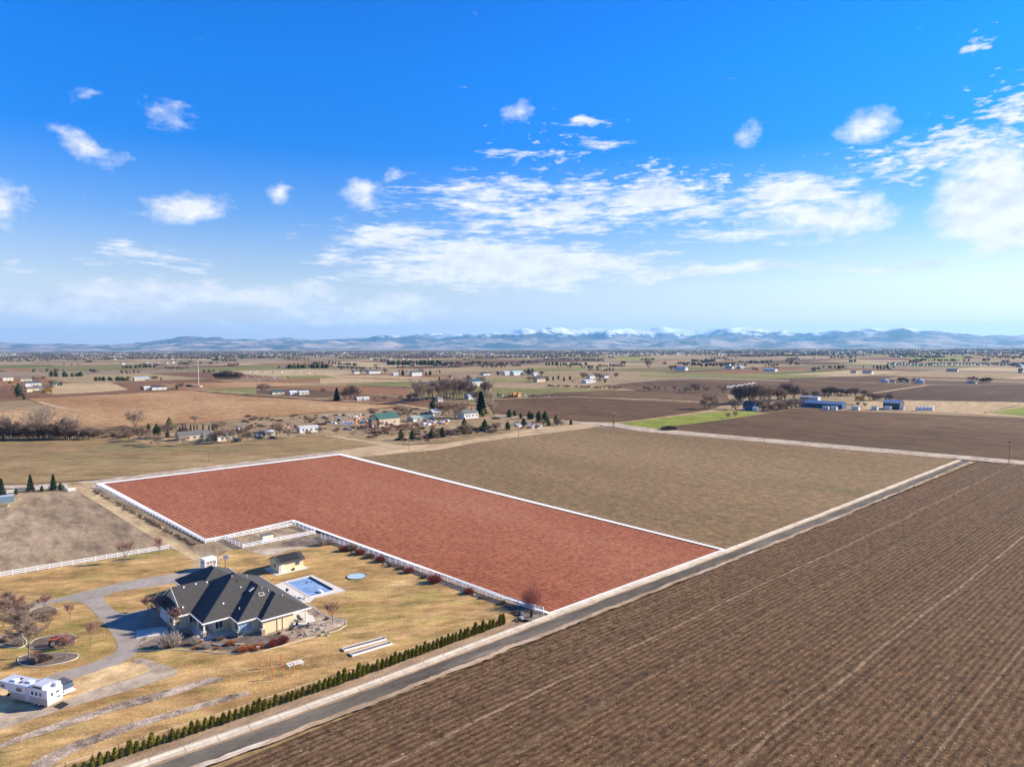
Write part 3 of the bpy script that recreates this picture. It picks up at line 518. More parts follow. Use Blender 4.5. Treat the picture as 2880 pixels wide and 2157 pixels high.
#==HILLS==
# ---------------------------------------------------------------- mountains
def mountains():
    sky = [(-900,960),(-500,968),(0,966),(30,970),(80,972),(130,971),(250,973),(290,969),(400,965),(440,959),(500,953),(545,949),(600,950),(640,956),(730,960),(770,956),(870,958),(930,955),(1040,951),(1075,945),(1100,946),(1125,950),(1170,943),(1245,942)]
    r8 = [(0,108),(50,98),(100,105),(130,97),(180,98),(215,92),(260,97),(330,100),(400,102),(440,98),(480,105),(520,103),(600,102),(650,91),(720,100),(800,100),(900,97),(930,97),(1030,100),(1080,105),(1120,110),(1200,115),(1280,122),(1340,120),(1400,110),(1450,112),(1500,102),(1550,96),(1620,102),(1680,93),(1720,98),(1760,108),(1850,112),(1900,115),(2000,128),(2080,135),(2212,139),(2600,142),(3200,146)]
    sky += [(1440+a/1.536, 860+b/1.536) for a, b in r8]
    from mathutils import noise
    xs = [p[0] for p in sky]; ys = [p[1] for p in sky]
    NX, NY = 900, 70; D0, D1 = 19000, 33000
    vs = []
    for i in range(NX):
        px = -700+4300*i/(NX-1)
        y = np.interp(px, xs, ys); d = R3 @ Vector(((px-1440)/F, (1078.5-y)/F, -1)); hd = math.hypot(d.x, d.y); ux, uy = d.x/hd, d.y/hd
        top = H+d.z/hd*30500
        for j in range(NY):
            f = j/(NY-1); r = D0+(D1-D0)*f
            X, Y = ux*r, uy*r
            ramp = min(1, max(0, (r-D0)/(30500-D0)))
            prof = ramp**1.25 if r <= 30500 else max(0, 1-(r-30500)/2500*.35)
            n = noise.hetero_terrain(Vector((X/2600, Y/2600, 3.1)), 1.0, 2.0, 7, .75) if False else noise.ridged_multi_fractal(Vector((X/3800, Y/3800, 1.7)), .9, 2.1, 6, 1.0, 2.0)
            n2 = noise.fractal(Vector((X/900, Y/900, 7)), .8, 2.1, 4)
            amp = 130+.34*top*ramp
            zz = top*prof+(n-1.15)*amp*min(1, ramp*4)*(1-.92*max(0, 1-abs(r-30500)/2600)) + n2*28*min(1, ramp*5)*(1 if r < 29500 else .45)
            vs.append((X, Y, min(zz, 1250) if j else -5))
    fs = [(i*NY+j, (i+1)*NY+j, (i+1)*NY+j+1, i*NY+j+1) for i in range(NX-1) for j in range(NY-1)]
    me = bpy.data.meshes.new('mountains'); me.from_pydata(vs, [], fs); me.polygons.foreach_set('use_smooth', [True]*len(fs))
    m = newmat('mountain_slopes'); t = m.node_tree; L = t.links.new; ge = nd(t, 'ShaderNodeNewGeometry')
    sx = nd(t, 'ShaderNodeSeparateXYZ'); L(ge.outputs['Position'], sx.inputs[0])
    def nz(s, det=6.0):
        n = nd(t, 'ShaderNodeTexNoise', i_Scale=s, i_Detail=det, i_Roughness=.65); L(ge.outputs['Position'], n.inputs[0]); return n.outputs[0]
    veg = mixc(t, mth(t, 'MULTIPLY_ADD', mth(t, 'SUBTRACT', nz(.0009, 8.0), .5), 6, .45, clamp=True), (.03,.035,.04), (.42,.31,.24))
    hi = mth(t, 'DIVIDE', mth(t, 'SUBTRACT', sx.outputs[2], 260), 250, clamp=True)
    veg = mixc(t, mth(t, 'MULTIPLY', hi, .8), veg, (.035,.045,.05))
    sn = mth(t, 'MULTIPLY', mth(t, 'SUBTRACT', mth(t, 'ADD', sx.outputs[2], mth(t, 'MULTIPLY', mth(t, 'SUBTRACT', nz(.0016, 8.0), .5), 1000)), 520), .012, clamp=True)
    L_ = mixc(t, sn, veg, (.66,.70,.76))
    finish(m, L_, .9); me.materials.append(m)
    tag(link('mountains', me), kind='structure')
    # a farther snowy massif showing past the right shoulder
    mb = MB(); pr = [(2650,985),(2700,967),(2745,953),(2770,947),(2800,943),(2830,945),(2850,943),(2880,941),(2960,938),(3100,946),(3300,985)]
    pts = []
    for k in range(120):
        px = 2650+650*k/119; y = np.interp(px, [p[0] for p in pr], [p[1] for p in pr])+R.uniform(-1, 1)
        d = R3 @ Vector(((px-1440)/F, (1078.5-y)/F, -1)); hd = math.hypot(d.x, d.y)
        top = min(1240, H+d.z/hd*39000)
        for j, (rr, f) in enumerate(((35500, 0), (37000, .5), (38000, .82), (39000, 1), (40500, .4))):
            pts.append((d.x/hd*rr, d.y/hd*rr, top*f+(R.uniform(-60, 60) if j in (1, 2) else 0)))
    mb.add(pts, [(i*5+j, i*5+5+j, i*5+6+j, i*5+1+j) for i in range(119) for j in range(4)])
    o = mb.obj('snowy_massif', plain('old_snow', (.62,.64,.70), .9, .35, .0012)); tag(o, kind='structure')
mountains()
def haze():
    mb = MB(); mb.box(-46000, 46000, -600, 43000, -2, 1320)
    m = newmat('haze_air'); t = m.node_tree; v = nd(t, 'ShaderNodeVolumePrincipled'); v.inputs['Color'].default_value = (.24,.60,1,1); v.inputs['Density'].default_value = 2.7e-5; v.inputs['Anisotropy'].default_value = .2
    o = nd(t, 'ShaderNodeOutputMaterial'); t.links.new(v.outputs[0], o.inputs['Volume'])
    tag(mb.obj('haze', m), kind='stuff')
haze()
#==OBJECTS==
# ---------------------------------------------------------------- concrete ditch beside the road
def ditch():
    t = thing('irrigation_ditch', 'long pale concrete irrigation ditch running beside the paved road', 'ditch')
    mb = MB(); L_ = 1.0
    pr = [(-.72, 0), (-.72, .26), (-.34, .26), (-.16, .08), (.16, .08), (.34, .26), (.72, .26), (.72, 0)]
    vs = [(x, y, z_) for x in (0, L_) for y, z_ in pr]; n = 8
    mb.add(vs, [(i, i+1, n+i+1, n+i) for i in range(n-1)]+[tuple(range(n)), tuple(range(2*n-1, n-1, -1))])
    me = mb.mesh('ditch_panel', m_ditch); s = -68.0; i = 0
    while s < 352:
        ln = 4.3; a, b = S(s, tpath(s)+.45), S(s+ln, tpath(s+ln)+.45); d = b-a
        if not (75.5 < s < 76):
            o = link('panel', me, t, (a.x, a.y, .37+R.uniform(-.02, .02)), math.atan2(d.y, d.x)+R.uniform(-.006, .006), (d.length-.07, 1+R.uniform(-.05, .05), 1))
        s += ln
ditch()
# ---------------------------------------------------------------- white rail fences
ZP = .40
post_me = MB().box(-.065, .065, -.065, .065, 0, 1.32, 0).add([(-.09,-.09,1.32),(.09,-.09,1.32),(.09,.09,1.32),(-.09,.09,1.32),(0,0,1.42)], [(0,1,4),(1,2,4),(2,3,4),(3,0,4),(3,2,1,0)]).mesh('fence_post', m_white)
rail_me = MB().box(0, 1, -.03, .03, -.095, .095, 0).mesh('fence_rail', m_white)
def rail_fence(label, pts, spacing=2.44, hs=(.32, .74, 1.16), z0=ZP):
    t = thing('rail_fence', label, 'fence', (pts[0].x, pts[0].y, z0)); o0 = pts[0]
    for a, b in zip(pts, pts[1:]):
        d = b-a; n = max(1, round(d.length/spacing)); an = math.atan2(d.y, d.x)
        for i in range(n+(1 if b is pts[-1] else 0)):
            p = a+d*(i/n)-o0; link('post', post_me, t, (p.x, p.y, 0), an, (1, 1, 1+R.uniform(-.02, .02)))
            if i < n:
                for h in hs: link('rail', rail_me, t, (p.x, p.y, h), an, (d.length/n, 1, 1))
rail_fence('white three rail fence between the grey pasture and the lawn', [P(-60,1262), P(0,1250), P(365,1189)])
rail_fence('white rail fence between the gravel drive and the red field', [P(211,1055), P(443,1176)], 3.0)
rail_fence('short white fence wing at the top of the gravel drive', [C('c3',805,235), C('c3',845,232)], 1.3)
rail_fence('white paddock fence closing the small pen with the beige shed', [P(443.6,1176.5), P(486,1168.5), P(524.7,1187.5), P(681,1156.5), P(638,1138), P(486,1168)], 2.6)
rail_fence('white rail fence behind the red shrubs at the back of the lawn', [C('c5',10,52), C('c5',300,150), C('c5',620,268), C('c5',1130,440), C('c5',1550,592), C('c5',1985,728)], 2.44)
rail_fence('white rail fence among the small conifers beyond the pasture', [C('c3',-60,285), C('c3',60,278), C('c3',430,236), C('c3',560,238)], 2.6)
rail_fence('small white corner fence beside the pasture entrance', [C('c3',560,222), C('c3',596,262), C('c3',650,254)], 1.6)
# wire fence with pale top rail behind the arborvitae row
def hedge_fence():
    t = thing('wood_wire_fence', 'pale top rail on dark posts with wire mesh behind the arborvitae row', 'fence', (*S(-72, tpath(-72)-3.9), ZP)); o0 = S(-72, tpath(-72)-3.9)
    pm = MB().tube((0,0,0), (0,0,1.45), .06, n=6).mesh('wood_post', m_postb); rm = MB().box(0, 1, -.07, .07, -.03, .03).mesh('top_rail', m_fwood); wm = MB().tube((0,0,0), (1,0,0), .018, n=3).mesh('wire', m_dark)
    s = -72.0
    while s < 64:
        e = min(s+3.05, 64.6); a, b = S(s, tpath(s)-3.9)-o0, S(e, tpath(e)-3.9)-o0; d = b-a; an = math.atan2(d.y, d.x)
        link('post', pm, t, (a.x, a.y, 0), R.uniform(0, 3)); link('top_rail', rm, t, (a.x, a.y, 1.32), an, (d.length, 1, 1))
        for h in (.35, .8): link('wire', wm, t, (a.x, a.y, h), an, (d.length, 1, 1))
        s += 3.05
    link('post', pm, t, (b.x, b.y, 0))
hedge_fence()
# ---------------------------------------------------------------- plants
def leaf_tuft(mb, p, d, ln, wd, rnd, mi=0):
    d = Vector(d).normalized(); a = d.cross(Vector((rnd.uniform(-1, 1), rnd.uniform(-1, 1), rnd.uniform(-1, 1)))).normalized()
    p = Vector(p); mb.add([p-a*wd/2, p+a*wd/2, p+d*ln], [(0, 1, 2)], mi)
def arborvitae(seed, h=2.0, r=.42):
    rnd = random.Random(seed); mb = MB()
    def rad(f): return r*(1.0-abs(f-.28)**1.35*1.15)*(1 if f < .85 else max(.05, (1-f)/.15*.8+.2)) if f > .05 else r*.75
    n = 9; rows = 9; vs = []
    for j in range(rows+1):
        f = j/rows; rr = max(.03, rad(f))*.86
        for i in range(n): k = rnd.uniform(.85, 1.12); a = 2*math.pi*i/n; vs.append((math.cos(a)*rr*k, math.sin(a)*rr*k, .1+f*(h-.15)))
    mb.add(vs, [(j*n+i, j*n+(i+1) % n, (j+1)*n+(i+1) % n, (j+1)*n+i) for j in range(rows) for i in range(n)]+[tuple(range(rows*n, rows*n+n))])
    for _ in range(420):
        f = rnd.random()**1.1; a = rnd.uniform(0, 6.283); rr = max(.03, rad(f))*rnd.uniform(.8, 1.0)
        leaf_tuft(mb, (math.cos(a)*rr, math.sin(a)*rr, .08+f*(h-.2)), (math.cos(a)*.55, math.sin(a)*.55, 1), rnd.uniform(.18, .32), .13, rnd)
    return mb.mesh('arborvitae_foliage', m_arb)
arb_tr = MB().tube((0,0,0), (0,0,.25), .05, n=5).mesh('arborvitae_trunk', m_barkm)
ARB = [arborvitae(i, 1.55+.13*i, .29+.025*i) for i in range(6)]
def hedge_row():
    tab = [(s, projx(S(s, tpath(s)-3.05))) for s in np.arange(-75, 70, .25)]; sa = np.array([a for a, b in tab]); xa = np.array([b for a, b in tab])
    xs = [a/2.775 for a in (590,655,720,780,838,898,950,1013,1067)]+[400+a/2.765 for a in (15,70,130,175,235,280,335,385,435,490,542,590,632,685,730,777,822,872,910,953,995,1043,1085,1135,1168,1210,1250,1297,1337,1378,1418,1455,1495,1533,1572,1610,1645,1685,1722,1755,1795,1833,1868,1902,1938,1972,2003,2045,2073,2105,2137,2167)]
    xs += [900+a/3.16 for a in (935,972,1012,1047,1082,1115,1148,1182,1217,1255,1288,1320,1355,1385,1418,1450,1482,1515,1545,1572,1605,1632)]
    xs = sorted(xs); last = -99; k = 0
    for x in xs:
        s = float(np.interp(x, xa, sa))
        if s-last < .6: continue
        last = s; p = S(s, tpath(s)-3.05+R.uniform(-.08, .08))
        t = thing('arborvitae', 'narrow green arborvitae shrub in the long row beside the paved road', 'shrub', (p.x, p.y, ZP), R.uniform(0, 6), 'arborvitae row along the wire fence')
        sc_ = R.uniform(.78, 1.14); t.rotation_euler.x = R.uniform(-.05, .05); t.rotation_euler.y = R.uniform(-.05, .05); t.scale = (sc_*R.uniform(.9, 1.1), sc_*R.uniform(.9, 1.1), sc_)
        if x > 900+1560/3.16 and x < 900+1585/3.16: t['label'] = 'browned arborvitae shrub near the top end of the long row'; m = ARB[0].copy(); m.materials[0] = m_copper; link('foliage', m, t)
        else: link('foliage', R.choice(ARB), t)
        link('trunk', arb_tr, t)
hedge_row()
def bare_tree(name, seed, h, spread, mat_t, mat_c, n_limb=6, lev=3, tw=380, up=.55, twr=.016, trunk=.32, r0=None, vase=False, full=False):
    """trunk mesh with limbs, crown mesh of fine twigs"""
    rnd = random.Random(seed); mt, mc = MB(), MB(); r0 = r0 or h*.016; tips = []
    def grow(p, d, ln, r, lv):
        seg = 3; q = Vector(p); dd = Vector(d).normalized()
        for k in range(seg):
            dd = (dd+Vector((rnd.gauss(0, .16), rnd.gauss(0, .16), rnd.gauss(.06, .08)))).normalized(); e = q+dd*ln/seg; ra, rb = r*(1-.25*k), r*(1-.25*(k+1))
            mt.tube(q, e, ra, rb, n=5 if lv < 2 else 3, cap=False); q = e
            if lv < lev and k > 0:
                for _ in range(2):
                    a = dd.orthogonal().normalized(); a.rotate(Matrix.Rotation(rnd.uniform(0, 6.28), 3, dd)); nd_ = (dd*rnd.uniform(.6, 1)+a*rnd.uniform(.5, .9)*(spread)).normalized(); nd_.z = nd_.z*.8+up*.35
                    grow(q, nd_, ln*rnd.uniform(.45, .65), rb*.6, lv+1)
            if lv >= lev-1 or (full and lv >= 1): tips.append((q.copy(), dd.copy(), ln))
    base = Vector((0, 0, h*trunk)); mt.tube((0, 0, -.1), base, r0*1.25, r0, n=7, cap=False)
    for i in range(n_limb):
        a = 2*math.pi*i/n_limb+rnd.uniform(-.4, .4); tilt = spread*rnd.uniform(.35, 1.0) if i else .1
        grow(base-Vector((0, 0, rnd.uniform(0, h*trunk*.35) if not vase else 0)), (math.cos(a)*tilt, math.sin(a)*tilt, 1), h*(1-trunk)*rnd.uniform(.48, .62), r0*.62, 1)
    for _ in range(tw):
        q, d, ln = rnd.choice(tips); dd = (d+Vector((rnd.gauss(0, .55), rnd.gauss(0, .55), rnd.gauss(.25, .4)))).normalized(); L_ = h*rnd.uniform(.06, .14); e = q+dd*L_; q = q-d*rnd.uniform(0, ln*.2)
        a = dd.orthogonal().normalized()*twr; b = dd.cross(a).normalized()*twr
        mc.add([q+a, q-a*.5+b, q-a*.5-b, e], [(0, 1, 3), (1, 2, 3), (2, 0, 3)])
        for _k in range(2):
            d2 = (dd+Vector((rnd.gauss(0, .6), rnd.gauss(0, .6), rnd.gauss(.1, .4)))).normalized(); s_ = q+(e-q)*rnd.uniform(.2, .8); e2 = s_+d2*L_*.7
            mc.add([s_+a*.8, s_-a*.8, e2], [(0, 1, 2)])
    top = max(v[2] for v in mc.v+mt.v)
    sc_ = h/top
    for m_ in (mt, mc): m_.v = [(x*sc_, y*sc_, z_*sc_ if z_ > 0 else z_) for x, y, z_ in m_.v]
    mt_, mc_ = mt.mesh(name+'_trunk', mat_t), mc.mesh(name+'_crown', mat_c)
    return mt_, mc_, h
def conifer(name, seed, h, r, mat, n=900, low=.08, shape=1.0, round_=False, tl=1.0):
    rnd = random.Random(seed); mt, mc = MB(), MB(); mt.tube((0, 0, -.1), (0, 0, h*.93), h*.016, h*.003, n=6, cap=False)
    nl = 22
    for _ in range(n):
        f = rnd.random()**1.25; a = rnd.uniform(0, 6.283); lob = .72+.28*math.sin(a*3+int(f*nl)*2.1)+rnd.uniform(-.08, .08)
        rr = r*((1-f)**shape if not round_ else math.sin(min(1, (f+.12))*math.pi)**.6*.95+.05)*lob
        k = rnd.uniform(.25, 1)**.5; z_ = h*(low+(.98-low)*f)-rr*k*.25
        leaf_tuft(mc, (math.cos(a)*rr*k, math.sin(a)*rr*k, z_), (math.cos(a), math.sin(a), rnd.uniform(-.35, .45)), h*.055*tl*rnd.uniform(.7, 1.3), h*.042*tl, rnd)
    if round_: mc.blob((0, 0, h*.52), (r*.62, r*.62, h*.36), 9, 6, .2, rnd=rnd)
    else:
        for j in range(4): z0 = h*(low+.2*j); mc.tube((0, 0, z0+h*.02), (0, 0, z0+h*.24), r*(1-(low+.2*j))**shape*.62, .02, n=8, cap=False)
    return mt.mesh(name+'_trunk', m_barkm), mc.mesh(name+'_crown', mat), h
def bush(name, seed, h, r, mat, n=420, upright=.5, w_=.03):
    rnd = random.Random(seed); mc = MB()
    for _ in range(n):
        a = rnd.uniform(0, 6.283); k = rnd.random()**.6; f = rnd.uniform(.55, 1)
        e = Vector((math.cos(a)*r*k, math.sin(a)*r*k, h*f*math.sqrt(max(.05, 1-k*k*.75)))); q = Vector((math.cos(a)*r*k*.35, math.sin(a)*r*k*.35, 0)); m_ = q.lerp(e, .5)+Vector((0, 0, -.05*h)); s = Vector((rnd.uniform(-1, 1), rnd.uniform(-1, 1), rnd.uniform(-.5, .5))).normalized()*w_
        mc.add([q+s, q-s, m_+s, m_-s, e], [(0, 1, 3, 2), (2, 3, 4)])
        for _k in range(2):
            p = m_.lerp(e, rnd.random()); d = (e-q).normalized()+Vector((rnd.gauss(0, .5), rnd.gauss(0, .5), rnd.gauss(0, .3))); leaf_tuft(mc, p, d, h*.22, w_*1.6, rnd)
    return mc.mesh(name, mat)
def tree(proto, p, h, name, label, cat='tree', group=None, z0=0.0, wide=1.0):
    mt, mc, hh = proto; t = thing(name, label, cat, (p[0], p[1], z0), R.uniform(0, 6.28), group); s = h/hh; t.scale = (s*wide, s*wide, s)
    link('trunk', mt, t); link('crown', mc, t); return t
T_orn = [bare_tree('ornamental', 20+i, 5, .6, m_barkm, m_twigp if i < 2 else m_twig, 7, 3, 1500, .5, .016) for i in range(3)]
T_up = [bare_tree('upright', 30+i, 5, .38, m_barkm, m_twigp, 6, 3, 900, .9, .014, .28) for i in range(2)]
T_round = [bare_tree('round_bare', 40+i, 9, .85, m_barkm, [m_twig, m_twigd, m_twig][i % 3], 9, 3, 2000, .6, .03, .14, full=True) for i in range(3)]
T_cot = [bare_tree('cottonwood', 50+i, 18, .5, m_barkw if i == 2 else m_barkm, m_twigw, 8, 3, 1900, 1.0, .045, .12, full=True) for i in range(3)]
T_dense = [bare_tree('dense_bare', 60+i, 10, .6, m_barkm, [m_twigd, m_twig][i % 2], 12, 3, 2300, .8, .04, .04, full=True) for i in range(2)]
T_spruce = [conifer('spruce', 80, 10, 2.6, m_pineb, 1700), conifer('big_spruce', 81, 16, 4.2, m_pine, 2600, .02, .85)]
T_pine = [conifer('pine', 85+i, 6, 1.9, [m_pine, m_pineg, m_pine][i], 1100, .08, 1, True) for i in range(3)]
T_juni = conifer('juniper', 90, 6, .9, m_pine, 700, .02, .6)
T_grove = bare_tree('grove', 97, 16, .6, m_barkm, m_twig, 10, 3, 3200, .9, .05, .08, full=True)
T_will = bare_tree('yellow_willow', 95, 8, .9, m_barkm, m_willow, 8, 3, 2200, .3, .05, .2)
B_red = [bush('shrub_twigs', 100+i, 1.5, 1.1, m_twigr) for i in range(2)]
B_cop = [bush('grass_clump', 104+i, 1.0, 1.0, m_copper, 700, w_=.02) for i in range(2)]
B_grey = [bush('shrub_twigs', 108+i, 1.6, .9, m_twigg, 320, w_=.018) for i in range(2)]
B_brown = [bush('shrub_twigs', 112+i, 1.4, 1.2, m_weed, 420) for i in range(3)]
B_dark = [bush('shrub_twigs', 116+i, 1.3, 1.1, m_twigd, 500) for i in range(2)]
def shrub(protos, p, h, label, name='shrub', cat='shrub', wide=1.0, z0=.45, group=None, base=1.5):
    s = h/base; o = link(name, R.choice(protos), None, (p[0], p[1], z0), R.uniform(0, 6.28), (s*wide, s*wide, s)); return tag(o, label, cat, group)
def hpx(p, k, px): return px*mpp(p, k)
# garden trees round the front drive
for (x, y, h, pr, lab) in [(455,1370,590,T_orn[2],'tall bare tree rising from the lower garden bed near the trailer'),(1030,1380,400,T_orn[0],'bare tree with a thick pale trunk in front of the orange tractor'),(570,1485,230,T_up[0],'small bare sapling low in the nearest garden bed'),(1408,1190,390,T_up[1],'slender bare tree on the lawn beside the curving driveway'),(1095,762,240,T_up[0],'small bare tree on the lawn below the driveway fork'),(700,640,260,T_orn[1],'pinkish bare tree in the shrub bed beside the upper driveway'),(750,975,300,T_orn[2],'thin bare tree directly behind the orange tractor'),(225,830,440,T_orn[1],'bare tree among grey shrubs at the left edge of the garden'),(350,1190,560,T_orn[2],'broad bare tree left of the orange tractor'),(60,900,460,T_orn[2],'bare tree standing at the far left edge of the lawn'),(130,640,300,T_orn[2],'bare tree beside the upper driveway at the left edge'),(320,930,420,T_orn[2],'wide bare tree between the shrub bed and the tractor bed')]:
    p = C('c7', x, y, .4); tree(pr, p, hpx(p, 'c7', h)*1.12, 'bare_tree', lab, z0=ZP, wide=1.12)
for (k, x, y, h, pr, lab) in [('c3',1077,872,220,T_up[0],'reddish young tree in front of the white fence, left of its end'),('c3',1383,820,200,T_up[1],'reddish young tree beside the right end of the pasture fence'),('c2',60,830,230,T_orn[0],'bare tan tree beside the house entrance lawn'),('c2',180,900,300,T_orn[0],'bare purple tree against the left corner of the house'),('c2',370,1010,290,T_orn[1],'bare purple tree in front of the house porch'),('c2',1975,925,250,T_up[0],'slim tree with a white trunk standing in the gravel bed right of the house')]:
    p = C(k, x, y, .4); tree(pr, p, hpx(p, k, h), 'bare_tree', lab, z0=ZP)
T_fan = (MB().tube((0,0,-.1), (0,0,.9), .16, .1, n=7).tube((0,0,.6), (.5,.2,2.4), .08, .03, n=5).tube((0,0,.5), (-.5,.3,2.4), .08, .03, n=5).tube((0,0,.5), (.1,-.5,2.5), .08, .03, n=5).mesh('fan_trunk', m_twigred), bush('fan_crown', 71, 4.5, 2.1, m_twigred, 620, w_=.013), 4.5)
p = C('c5', 1885, 650, .4); tree(T_fan, p, hpx(p, 'c5', 245), 'red_tree', 'red-brown leafless tree in the corner of the red field behind the fence', z0=.3)
for i, (x, y, h, wide, pr, lab) in enumerate([(640,740,110,1.6,B_brown,'tangled brown shrub at the left side of the upper garden bed'),(770,720,110,1.6,B_brown,'tangled brown shrub at the right side of the upper garden bed'),(500,740,70,1.5,B_dark,'dark low shrub below the upper garden bed'),(270,760,120,1.4,B_brown,'brown shrub at the left edge of the garden above the grey bed'),(250,1180,130,1.5,B_grey,'grey bare shrub in the bed left of the orange tractor'),(130,1100,90,1.8,B_dark,'dark shrub at the left edge of the garden'),(640,1430,130,1.3,B_brown,'reddish brush under the trees of the nearest garden bed'),(760,1400,80,1.2,B_brown,'low pale brush right of the sapling in the nearest bed')]):
    p = C('c7', x, y, .45); shrub(pr, p, hpx(p, 'c7', h), lab, wide=wide*.9)
for (x, y, h, wide, pr, lab) in [(225,1180,150,1,B_grey,'left one of two silvery bare shrubs below the house porch'),(335,1165,150,1,B_grey,'right one of two silvery bare shrubs below the house porch'),(545,1150,90,1,B_grey,'small grey shrub left of the porch slab'),(585,1130,50,1.3,B_cop,'tan ornamental grass beside the porch slab'),(555,1195,35,1.6,B_cop,'low tan grass clump at the bed edging below the porch'),(665,1190,75,1,B_grey,'small grey shrub in the dark mulch below the porch'),(915,1150,70,1.1,B_cop,'round copper shrub below the wall between the two porch wings'),(780,1195,35,1.2,B_cop,'small rusty plant beside the dry stone line'),(1060,1215,85,1.5,B_cop,'left half of the wide copper grass mound'),(1200,1195,85,1.4,B_cop,'right half of the wide copper grass mound beside the white urn'),(1360,1165,80,1.2,B_red,'left half of the red-brown mound below the plain cream wall'),(1460,1135,80,1.2,B_red,'right half of the red-brown mound below the plain cream wall'),(810,1100,45,1.5,B_dark,'dark low shrub beside the cream wall of the porch'),(1420,1040,30,1.2,B_dark,'tiny dark shrub under the plain cream wall'),(1915,890,30,1.2,B_dark,'tiny dark shrub in the gravel bed right of the house'),(1545,995,35,1.2,B_dark,'dark shrub at the corner of the covered patio')]:
    p = C('c2', x, y, .45); shrub(pr, p, hpx(p, 'c2', h), lab, wide=wide)
for (x, y, h, wide, pr, lab) in [(210,155,55,1.2,B_red,'first red shrub along the back fence counted from the paddock'),(355,185,60,1.2,B_red,'large crimson shrub second along the back fence'),(445,215,55,1.1,B_dark,'dull brown shrub between two red ones along the back fence'),(540,250,62,1.1,B_red,'red shrub beside the blue grey rocks along the back fence'),(645,290,45,1.1,B_grey,'pale grey shrub along the middle of the back fence'),(720,315,40,1.1,B_brown,'small brown shrub along the middle of the back fence'),(795,345,55,1.2,B_red,'red shrub left of the big round one along the back fence'),(1020,435,80,1.25,B_red,'big round maroon shrub, widest along the back fence'),(1325,530,55,1.2,B_red,'last red shrub along the back fence towards the road'),(280,150,75,.9,B_brown,'tan brush behind the first red shrubs'),(20,105,75,1.0,B_grey,'grey bare shrub just outside the paddock corner'),(100,95,60,1.0,B_grey,'second grey bare shrub outside the paddock corner'),(1625,625,45,.8,B_brown,'olive shrub near the road end of the back fence'),(930,395,35,1.0,B_dark,'small dark shrub left of the big round one'),(1440,575,25,1.2,B_brown,'low brown plant near the road end of the fence bed'),(1730,705,25,1.6,B_brown,'low straw clump beside the dark boulder')]:
    p = C('c5', x, y, .45); shrub(pr, p, hpx(p, 'c5', h), lab, wide=wide)
# dark brush along the gravel drive
rr = random.Random(5)
for i in range(46):
    f = i/45; p = C('c3', 815+(1660-815)*f, 255+(715-255)*f, .4)+Vector((rr.uniform(-.3, .3), rr.uniform(-.3, .3)))
    shrub(B_dark if i % 3 else B_brown, p, rr.uniform(.5, 1.0), 'dark dry tumbleweed brush in the line along the gravel drive', 'brush_clump', 'brush', 1.2, .4, 'dark brush line along the gravel drive')
# conifers beyond the pasture
for (x, y, h, pr, lab) in [(15,290,155,T_spruce[0],'spruce at the left edge of the picture beside the blue container'),(140,278,55,T_pine[0],'small dark conifer left of the tall spruce beyond the pasture'),(265,252,150,T_spruce[0],'tall pointed spruce in the middle of the pasture fence'),(362,255,58,T_pine[0],'small round conifer between the two tall spruces'),(462,240,140,T_spruce[0],'tall pointed spruce at the right of the pasture fence'),(522,242,70,T_pine[2],'round dark pine beside the pasture entrance')]:
    p = C('c3', x, y, .4); tree(pr, p, hpx(p, 'c3', h), 'spruce_tree' if pr is T_spruce[0] else 'conifer', lab, z0=ZP)
